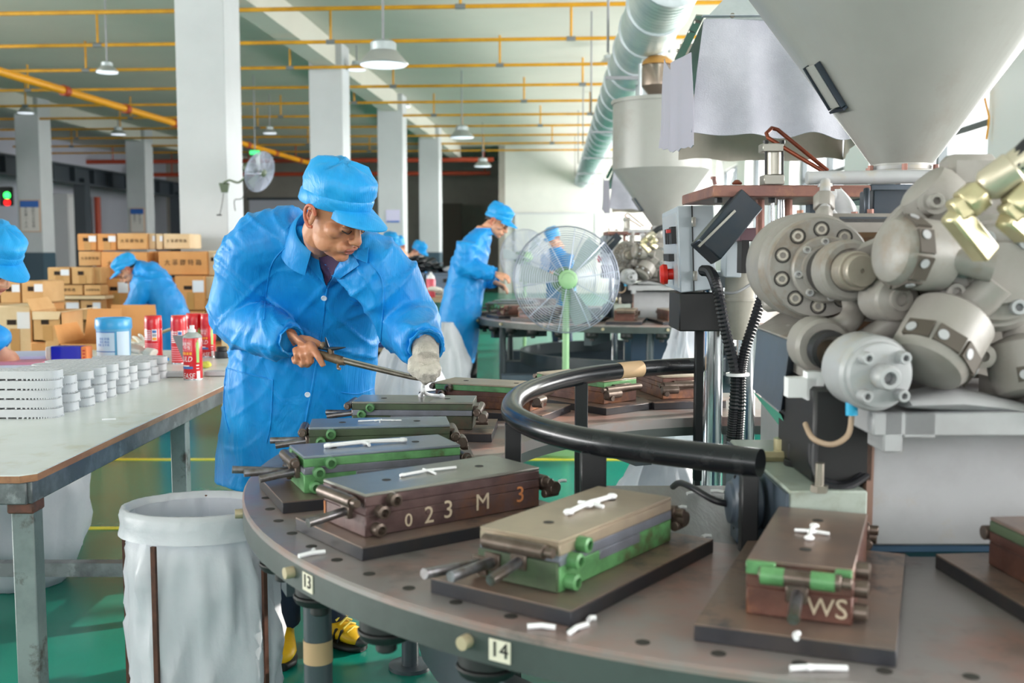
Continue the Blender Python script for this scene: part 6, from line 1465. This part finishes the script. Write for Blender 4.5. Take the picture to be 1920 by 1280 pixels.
# ---------------------------------------------------------------- cardboard boxes in the left background
M_cb = [mat('cardboard', '#d3a672', .75, col2='#c79963', scale=3), mat('cardboard_orange', '#d3975c', .75, col2='#c88b50', scale=3), mat('cardboard_pale', '#dcc3a0', .75, col2='#d2b68f', scale=3)]  # pale one also paints light onto the lit-side boxes
M_cbd = mat('cardboard_inside', '#a8713f', .8, col2='#9a6536', scale=3)
M_tp = mat('packing_tape', '#b98a4e', .35); M_hh = mat('hand_hole', '#2a1d15', .9); M_lbl = mat('box_label', '#dfe1ea', .6)
M_print = mat('box_print', '#5c4630', .8)
def carton(x0, x1, y0, y1, Y, lab, fl='', shade=0, dp=.42, tx='大菲膠特箱', opened=False):
    a, b_ = at(x0, y1, Y), at(x1, y0, Y); w_, h_ = b_.x-a.x, b_.z-a.z
    t = thing('cardboard_box', lab, 'box', ((a.x+b_.x)/2, Y+dp/2, a.z), group='cardboard boxes in the background')
    if not opened:
        MB().box((0, 0, h_/2), (w_-.012, dp, h_-.008)).build('body', M_cb[shade], t, bev=.006)
        MB().box((0, 0, h_-.003), (w_-.02, dp-.02, .004)).build('top_flap', M_cb[shade], t)
    else:
        b = MB()
        for c, s_ in (((0, -dp/2+.004, h_/2), (w_, .008, h_)), ((0, dp/2-.004, h_/2), (w_, .008, h_)), ((-w_/2+.004, 0, h_/2), (.008, dp, h_)), ((w_/2-.004, 0, h_/2), (.008, dp, h_)), ((0, 0, .006), (w_, dp, .012))): b.box(c, s_)
        b.build('body', M_cb[shade], t)
    f = -dp/2-.003
    if 't' in fl: place_text(' '.join(tx), min(h_*.32, w_*.13), M_print, (0, f, h_*.52), (1, 0, 0), (0, 0, 1), t, name='print', sx=.95)
    if 'h' in fl: MB().box((-w_*.06, f+.002, h_*.66), (min(.09, w_*.26), .006, .038)).build('hand_hole', M_hh, t)
    if 'l' in fl: MB().box((w_*.28, f+.001, h_*.70), (w_*.36, .005, h_*.34)).build('label', M_lbl, t)
    if 'p' in fl: MB().box((w_*.02, f+.002, h_*.28), (.07, .003, h_*.5)).build('tape', M_tp, t)
    return t
CB = [
 (145, 181, 438, 470, 11.0, 'topmost box at the left end of the stack, label beside its hand hole', 'hlp', 1), (182, 218, 438, 470, 11.0, 'topmost box second from the left with a label', 'hlp', 1), (219, 276, 437, 468, 11.0, 'topmost box with printed characters left of the column', 't', 0),
 (278, 291, 438, 468, 11.05, 'narrow pale box end in the top row, left one', 'l', 2), (292, 305, 438, 468, 11.05, 'narrow pale box end in the top row, right one', 'l', 2), (306, 356, 438, 467, 11.05, 'pale printed box ending the top row against the column', 't', 2),
 (147, 190, 471, 499, 11.0, 'printed box under the two topmost labelled boxes', 't', 0), (190, 277, 472, 520, 10.7, 'wide printed box behind the bent worker\'s cap', 't', 1), (297, 389, 471, 516, 10.7, 'wide printed box right of the bent worker\'s back', 't', 1), (279, 296, 471, 516, 10.9, 'dark sided box between the two wide printed boxes', 'h', 1),
 (390, 409, 470, 517, 10.75, 'pale box end with label right of the wide printed box', 'hl', 2), (410, 445, 470, 517, 10.75, 'pale box touching the front man\'s shoulder', 'l', 2),
 (89, 131, 501, 533, 10.4, 'box with white label on the lower left step of the stack', 'hlp', 0), (134, 174, 501, 533, 10.4, 'box without label right of the lower left step', 'hp', 0), (175, 190, 501, 533, 10.45, 'narrow box squeezed beside the tall taped box', '', 0),
 (89, 156, 534, 554, 10.4, 'low printed box under the labelled step box', 't', 0), (157, 190, 534, 554, 10.4, 'low printed box, right half hidden by the tall box', 't', 0),
 (191, 242, 521, 580, 10.6, 'tall taped box directly left of the bent worker', 'hlp', 1), (328, 384, 517, 582, 10.6, 'tall box with label right of the bent worker\'s back', 'hlp', 1), (385, 432, 518, 562, 10.65, 'pale plain box behind the front man\'s elbow', '', 2), (385, 432, 563, 610, 10.65, 'pale labelled box lower behind the front man\'s elbow', 'hl', 2),
 (243, 327, 521, 580, 10.75, 'box hidden behind the bent worker', '', 1), (278, 330, 582, 660, 10.6, 'box behind the bent worker\'s coat, at floor level', '', 1), (331, 384, 583, 645, 10.6, 'box below the tall labelled box on the right', 'hl', 1),
 (86, 150, 562, 600, 10.45, 'shadowed box under the shelf board, left', 'hl', 0), (151, 190, 562, 600, 10.45, 'shadowed box under the shelf board, right', 'hl', 0),
 (0, 38, 528, 569, 8.6, 'box with label at the left edge behind the woman\'s cap', 'hl', 0), (40, 81, 527, 569, 8.6, 'box with label standing next to the left edge box', 'hl', 0), (-45, -2, 528, 569, 8.6, 'box cut by the left edge of the picture', 'hl', 0),
 (-5, 58, 573, 664, 7.9, 'big tall box with long tape and label above the papers', 'hlp', 2), (-75, -8, 573, 664, 7.9, 'big box beyond the left edge', 'hl', 0),
 (84, 132, 632, 668, 7.7, 'low box with label behind the blue tape roll', 'l', 0), (414, 442, 612, 668, 7.6, 'pale box with label behind the black jar', 'hl', 2)]
for x0, x1, y0, y1, Y, lab, fl, sh in CB: carton(x0, x1, y0, y1, Y, lab, fl, sh)
# lower courses that carry them down to the floor
def under(x0, x1, y0, Y, lab, sh=0, fl='h'):
    z = at(960, y0, Y).z; y1 = 470+CAMH*2000/Y - 1.0
    carton(x0, x1, y0, y1-2, Y, lab, fl, sh)
under(86, 157, 602, 10.45, 'floor box under the shadowed shelf boxes, left', 0); under(164, 250, 602, 10.5, 'floor box behind the open carton', 1); under(331, 432, 646, 10.6, 'floor box right below the labelled boxes', 1)
under(116, 140, 669, 7.7, 'floor box hidden behind the tape roll', 0); under(416, 444, 669, 7.6, 'floor box hidden behind the jar', 2); under(-80, 58, 665, 7.9, 'floor box below the big tall box', 0)
under(-50, 82, 570, 8.65, 'floor box carrying the two labelled boxes at the left edge', 1)
t = thing('shelf_board', 'pale wooden board lying across the shadowed boxes', 'board', (at(140, 557, 10.4).x, 10.6, at(140, 560, 10.4).z)); MB().box((0, 0, .015), (.62, .5, .03)).build('board', M_cb[2], t)
# open cartons in front
def flapbox(x0, x1, y0, y1, Y, lab, flaps, dp=.4, sh=0, fl='h'):
    t = carton(x0, x1, y0, y1, Y, lab, fl, sh, dp, opened=True); a, b_ = at(x0, y1, Y), at(x1, y0, Y); w_, h_ = b_.x-a.x, b_.z-a.z
    MB().box((0, 0, h_*.5), (w_-.02, dp-.02, .01)).build('inside', M_cbd, t)
    for side, ang, L in flaps:
        an = math.radians(ang)
        if side == 'f': p0 = Vector((0, -dp/2, h_)); d = Vector((0, -math.cos(an), math.sin(an))); ux = Vector((1, 0, 0)); ww = w_
        elif side == 'b': p0 = Vector((0, dp/2, h_)); d = Vector((0, math.cos(an), math.sin(an))); ux = Vector((1, 0, 0)); ww = w_
        elif side == 'l': p0 = Vector((-w_/2, 0, h_)); d = Vector((-math.cos(an), 0, math.sin(an))); ux = Vector((0, 1, 0)); ww = dp
        else: p0 = Vector((w_/2, 0, h_)); d = Vector((math.cos(an), 0, math.sin(an))); ux = Vector((0, 1, 0)); ww = dp
        n2 = ux.cross(d).normalized()
        MB().add([p0-ux*ww/2+n2*e for e in (0,)]+[p0+ux*ww/2, p0+ux*ww*.44+d*L, p0-ux*ww*.44+d*L] + [p0-ux*ww/2+n2*.006, p0+ux*ww/2+n2*.006, p0+ux*ww*.44+d*L+n2*.006, p0-ux*ww*.44+d*L+n2*.006], [(3, 2, 1, 0), (4, 5, 6, 7), (0, 1, 5, 4), (1, 2, 6, 5), (2, 3, 7, 6), (3, 0, 4, 7)]).build('flap', M_cb[2 if ang < 40 else sh], t)
    return t
flapbox(62, 114, 584, 640, 7.7, 'open box with one pale flap sticking out to the right', (('r', 8, .12), ('f', -70, .06), ('l', 60, .1)), fl='hp')
flapbox(114, 186, 645, 742, 6.6, 'open brown carton with its back flap raised, behind the blue bucket', (('b', 80, .2), ('l', 70, .12), ('r', 60, .12)), sh=1, fl='p')
flapbox(168, 262, 635, 745, 7.5, 'open carton the bent worker is packing', (('b', 86, .22), ('f', -30, .2), ('r', 20, .22)), sh=1, fl='')

under(62, 114, 641, 7.72, 'floor box under the open box with the sticking flap', 1, ''); under(114, 186, 743, 6.6, 'floor box carrying the open brown carton', 1, ''); under(168, 262, 746, 7.5, 'floor box under the carton being packed', 1, '')

# ---------------------------------------------------------------- fans
M_fgrn = mat('fan_green_paint', '#8fb789', .4); M_fgrn2 = mat('fan_motor_green', '#6d9a68', .4); M_cage = mat('cage_wire', '#b9c0d2', .35, .4); M_blade = mat('fan_blade', '#a3b0b0', .35, .1)
def cage_side(depth, R, s=1):
    b = MB()
    for k in range(22):
        f = .13+.87*k/21; z = s*depth*(1-f**2.2)
        b.tube([(R*f*math.cos(2*PI*i/56), R*f*math.sin(2*PI*i/56), z) for i in range(56)], .0019 if k < 21 else .005, 4, closed=True)
    return b
def spokes(depth, R, s, n):
    out = []
    for k in range(n):
        a = 2*PI*k/n+.15; pts = []
        for i in range(7):
            f = .1+.9*i/6; pts.append((R*f*math.cos(a), R*f*math.sin(a), s*depth*(1-f**2.2)+s*.002))
        out.append(pts)
    return out
def fan_head(t, R, M4):
    def add(mb, nm, m_, **k):
        me = mb.mesh(nm, **k); me.transform(M4); return put(nm, me, m_, t)
    o = add(cage_side(.085, R, 1), 'front_grille', M_cage, ang=180)
    o = add(cage_side(.075, R, -1), 'rear_grille', M_cage, ang=180)
    for pts in spokes(.085, R, 1, 10): add(MB().tube(pts, .003, 5), 'spoke', M_cage)
    for pts in spokes(.075, R, -1, 6): add(MB().tube(pts, .003, 5), 'spoke', M_cage)
    add(MB().lathe((0, 0, .07), (0, 0, 1), [(.055, -.006), (.062, .0), (.062, .018), (.05, .026), (.02, .028), (.001, .028)], 28), 'hub_cover', M_fgrn)
    for k in range(11):
        a = math.radians(10+16*k); add(MB().box((.043*math.cos(a), .043*math.sin(a), .097), (.004, .004, .004)), 'vent_slot', M_slate)
    add(MB().lathe((0, 0, -.22), (0, 0, 1), [(.02, 0), (.07, .02), (.085, .05), (.085, .14), (.06, .16)], 24), 'motor', M_fgrn2)
    for k in range(3):
        a = 2*PI*k/3+.9; b = MB(); vs = []
        for i in range(7):
            f = .06/R+(.9-.06/R)*i/6; wd = .30*(.45+.55*math.sin(PI*min(1, .25+.6*i/6)))
            for e in (-1, 1):
                an = a+e*wd*.9; vs.append((R*f*math.cos(an), R*f*math.sin(an), e*.035*(1-.3*f)))
        fs = [(2*i, 2*i+1, 2*i+3, 2*i+2) for i in range(6)]; k_ = len(vs); vs += [(x, y, z+.002) for x, y, z in vs]; fs += [tuple(reversed([q+k_ for q in f])) for f in fs]
        add(b.add(vs, fs), 'blade', M_blade, ang=60)
    add(MB().cyl((0, 0, -.08), (0, 0, .07), .03, n=16), 'spindle', M_fgrn2)
def fan(px, py, Y, R, lab, yawd):
    p = at(px, py, Y); t = thing('pedestal_fan', lab, 'fan', (p.x, p.y, 0), math.radians(yawd))
    d = Vector((0, -1, .04)).normalized(); x, y, z = basis(d); M4 = Matrix((x, y, z)).transposed().to_4x4(); M4.translation = (0, 0, p.z)
    fan_head(t, R, M4)
    MB().cyl((0, .02, 0), (0, .02, p.z-.1), .0225, n=18).build('pole', M_fgrn, t)
    MB().box((0, .03, p.z-.095), (.055, .06, .09)).cyl((.0, .06, p.z-.05), (0, .13, p.z), .025, n=12).build('neck', M_fgrn2, t, bev=.004)
    MB().lathe((0, .02, 0), (0, 0, 1), [(.23, 0), (.23, .02), (.1, .05), (.03, .08)], 32).build('base', M_fgrn2, t)
    return t
fan(1062, 524, 7.0, .347, 'green pedestal fan with a big round wire cage in front of the far turntable', 4)
fan(985, 482, 13.5, .35, 'second pedestal fan mostly hidden behind the first fan cage', 25)
# wall fan on the nearest column
M_wf = mat('wall_fan_olive', '#5e6b56', .5)
p0 = at(421, 352, 11.42); t = thing('wall_fan', 'old olive wall fan fixed to the nearest column', 'fan', p0)
MB().prism([(-.055, .05), (.055, .05), (.03, -.05), (-.03, -.05)], (0, .02, 0), (1, 0, 0), (0, 0, 1), .05).build('bracket', M_wf, t, bev=.004)
def rel(px, py, Y): return at(px, py, Y)-p0
MB().tube(bez([(0, -.03, .05), rel(430, 338, 11.3), rel(447, 342, 11.2), rel(462, 330, 11.15)], 6), .012, 10).build('arm', M_wf, t)
hc = rel(487, 322, 11.05); d = Vector((.80, -.45, -.28)).normalized(); x, y, z = basis(d); M4 = Matrix((x, y, z)).transposed().to_4x4(); M4.translation = hc
def fadd(mb, nm, m_, **k):
    me = mb.mesh(nm, **k); me.transform(M4); return put(nm, me, m_, t)
fadd(cage_side(.06, .21, 1), 'front_grille', M_cage, ang=180); fadd(cage_side(.06, .21, -1), 'rear_grille', M_cage, ang=180)
for pts in spokes(.06, .21, 1, 8): fadd(MB().tube(pts, .003, 5), 'spoke', M_cage)
fadd(MB().lathe((0, 0, -.2), (0, 0, 1), [(.03, 0), (.055, .02), (.06, .1), (.04, .14)], 20), 'motor', mat('wall_fan_motor', '#47543a', .5)); fadd(MB().lathe((0, 0, .03), (0, 0, 1), [(.04, 0), (.04, .03), (.02, .045), (.001, .046)], 18), 'hub', M_wf)
for k in range(3):
    a = 2*PI*k/3; fadd(MB().prism([(.03, -.02), (.17, -.06), (.18, .04), (.03, .02)], (0, 0, .0), (math.cos(a), math.sin(a), 0), (-math.sin(a), math.cos(a), .25), .003), 'blade', M_blade)
MB().tube(bez([rel(470, 336, 11.2), rel(455, 370, 11.2), rel(440, 375, 11.3), rel(441, 395, 11.4)], 6), .005, 6).build('cord', M_black, t)
MB().tube(bez([rel(419, 362, 11.40), rel(416, 385, 11.40), rel(412, 402, 11.40)], 5), .004, 6).build('pull_cord', M_black, t)
MB().box(rel(411, 403, 11.4), (.05, .02, .015)).build('cord_end', M_black, t)

# ---------------------------------------------------------------- benches, crates and heaps in the middle distance
M_wood = mat('bench_wood', '#b8a184', .6, col2='#a8906f', scale=6)
t = thing('wooden_bench', 'wooden work bench behind the front man holding red cans', 'table', (-1.25, 11.0, 0))
MB().box((0, 0, .85), (1.55, .8, .04)).build('bench_top', M_wood, t)
for x in (-.7, .7):
    for y in (-.35, .35): MB().box((x, y, .415), (.06, .06, .83)).build('leg', M_wood, t)
MB().box((0, -.1, .35), (1.4, .6, .03)).build('lower_shelf', M_wood, t)
for k, (x, m_, lab) in enumerate(((-.5, mat('bin_blue', '#1e4f9e', .5), 'blue bin on the lower shelf of the wooden bench, left'), (.1, bpy.data.materials['bin_blue'] if 'bin_blue' in bpy.data.materials else M_blue, 'blue bin on the lower shelf of the wooden bench, right'))):
    bt = thing('blue_bin', lab, 'bin', (-1.25+x, 10.9, .365)); MB().box((0, 0, .14), (.45, .35, .28)).build('body', m_, bt, bev=.02); MB().box((0, 0, .285), (.48, .38, .02)).build('rim', m_, bt, bev=.006)
for px, py, lab, m_ in ((762, 552, 'red can with cap on the wooden bench next to the man\'s sleeve', M_cred), (808, 553, 'pinkish red can with a white nozzle on the wooden bench', mat('can_pink', '#d8596b', .35))):
    p = at(px, py, 10.85); p.z = .87; ct = thing('bench_can', lab, 'spray can', p)
    MB().lathe((0, 0, 0), (0, 0, 1), [(.044, 0), (.046, .004), (.046, .18), (.04, .19)], 22).build('body', m_, ct)
    MB().lathe((0, 0, .185), (0, 0, 1), [(.042, 0), (.036, .03), (.014, .05), (.012, .07), (.001, .07)], 18).build('cap', m_ if px < 780 else M_white, ct)
t = thing('cloth_gloves', 'heap of grey work gloves on the wooden bench', 'gloves', (-.68, 10.8, .87))
b = MB()
for k in range(7): b.ell((random.uniform(-.12, .12), random.uniform(-.1, .1), .03+.01*k), (.07, .035, .025), rot(random.uniform(0, 3)), 10, 7)
b.build('heap', M_glove, t)['kind'] = 'stuff'
M_crate = mat('grey_crate', '#6f7a8c', .5)
t = thing('steel_bench', 'grey bench carrying dark crates in front of the seated women', 'table', (-1.45, 14.2, 0))
MB().box((0, 0, .78), (1.9, .9, .05)).build('bench_top', M_apr, t)
for x in (-.85, .85):
    for y in (-.38, .38): MB().box((x, y, .38), (.06, .06, .76)).build('leg', M_apr, t)
for k, (x, lab) in enumerate(((-.62, 'grey crate on the far bench, left'), (.02, 'grey crate on the far bench under the black heap'), (.64, 'grey crate on the far bench beside the man\'s back'))):
    ct = thing('plastic_crate', lab, 'crate', (-1.45+x, 14.05, .805)); MB().box((0, 0, .115), (.58, .42, .23)).build('body', M_crate, ct, bev=.012); MB().box((0, 0, .235), (.61, .45, .025)).build('rim', M_crate, ct, bev=.006)
    MB().box((0, -.215, .15), (.16, .02, .05)).build('handle_slot', M_hole, ct)
t = thing('black_sole_heap', 'heap of black rubber soles on the crates before the seated women', 'heap', (-1.22, 14.1, 1.055))
b = MB()
for k in range(60):
    a = random.uniform(0, 2*PI); r = .34*random.random()**.6; b.box((r*math.cos(a)*1.1, r*math.sin(a)*.55, .02+.20*(1-r/.36)*random.uniform(.6, 1.1)), (.22, .08, .025), rot(random.uniform(0, 6), random.uniform(-.4, .4), random.uniform(-.4, .4)))
o = b.build('heap', mat('black_rubber_soles', '#1d2127', .5), t, bev=.006); o['kind'] = 'stuff'
t = thing('white_wrap', 'white crumpled film lying on the crate by the man\'s back', 'film', (-.75, 14.0, 1.055)); MB().ell((0, 0, .04), (.16, .12, .05), n=14, m=8).ell((.1, .02, .03), (.1, .1, .04), n=12, m=8).build('film', M_bag, t)
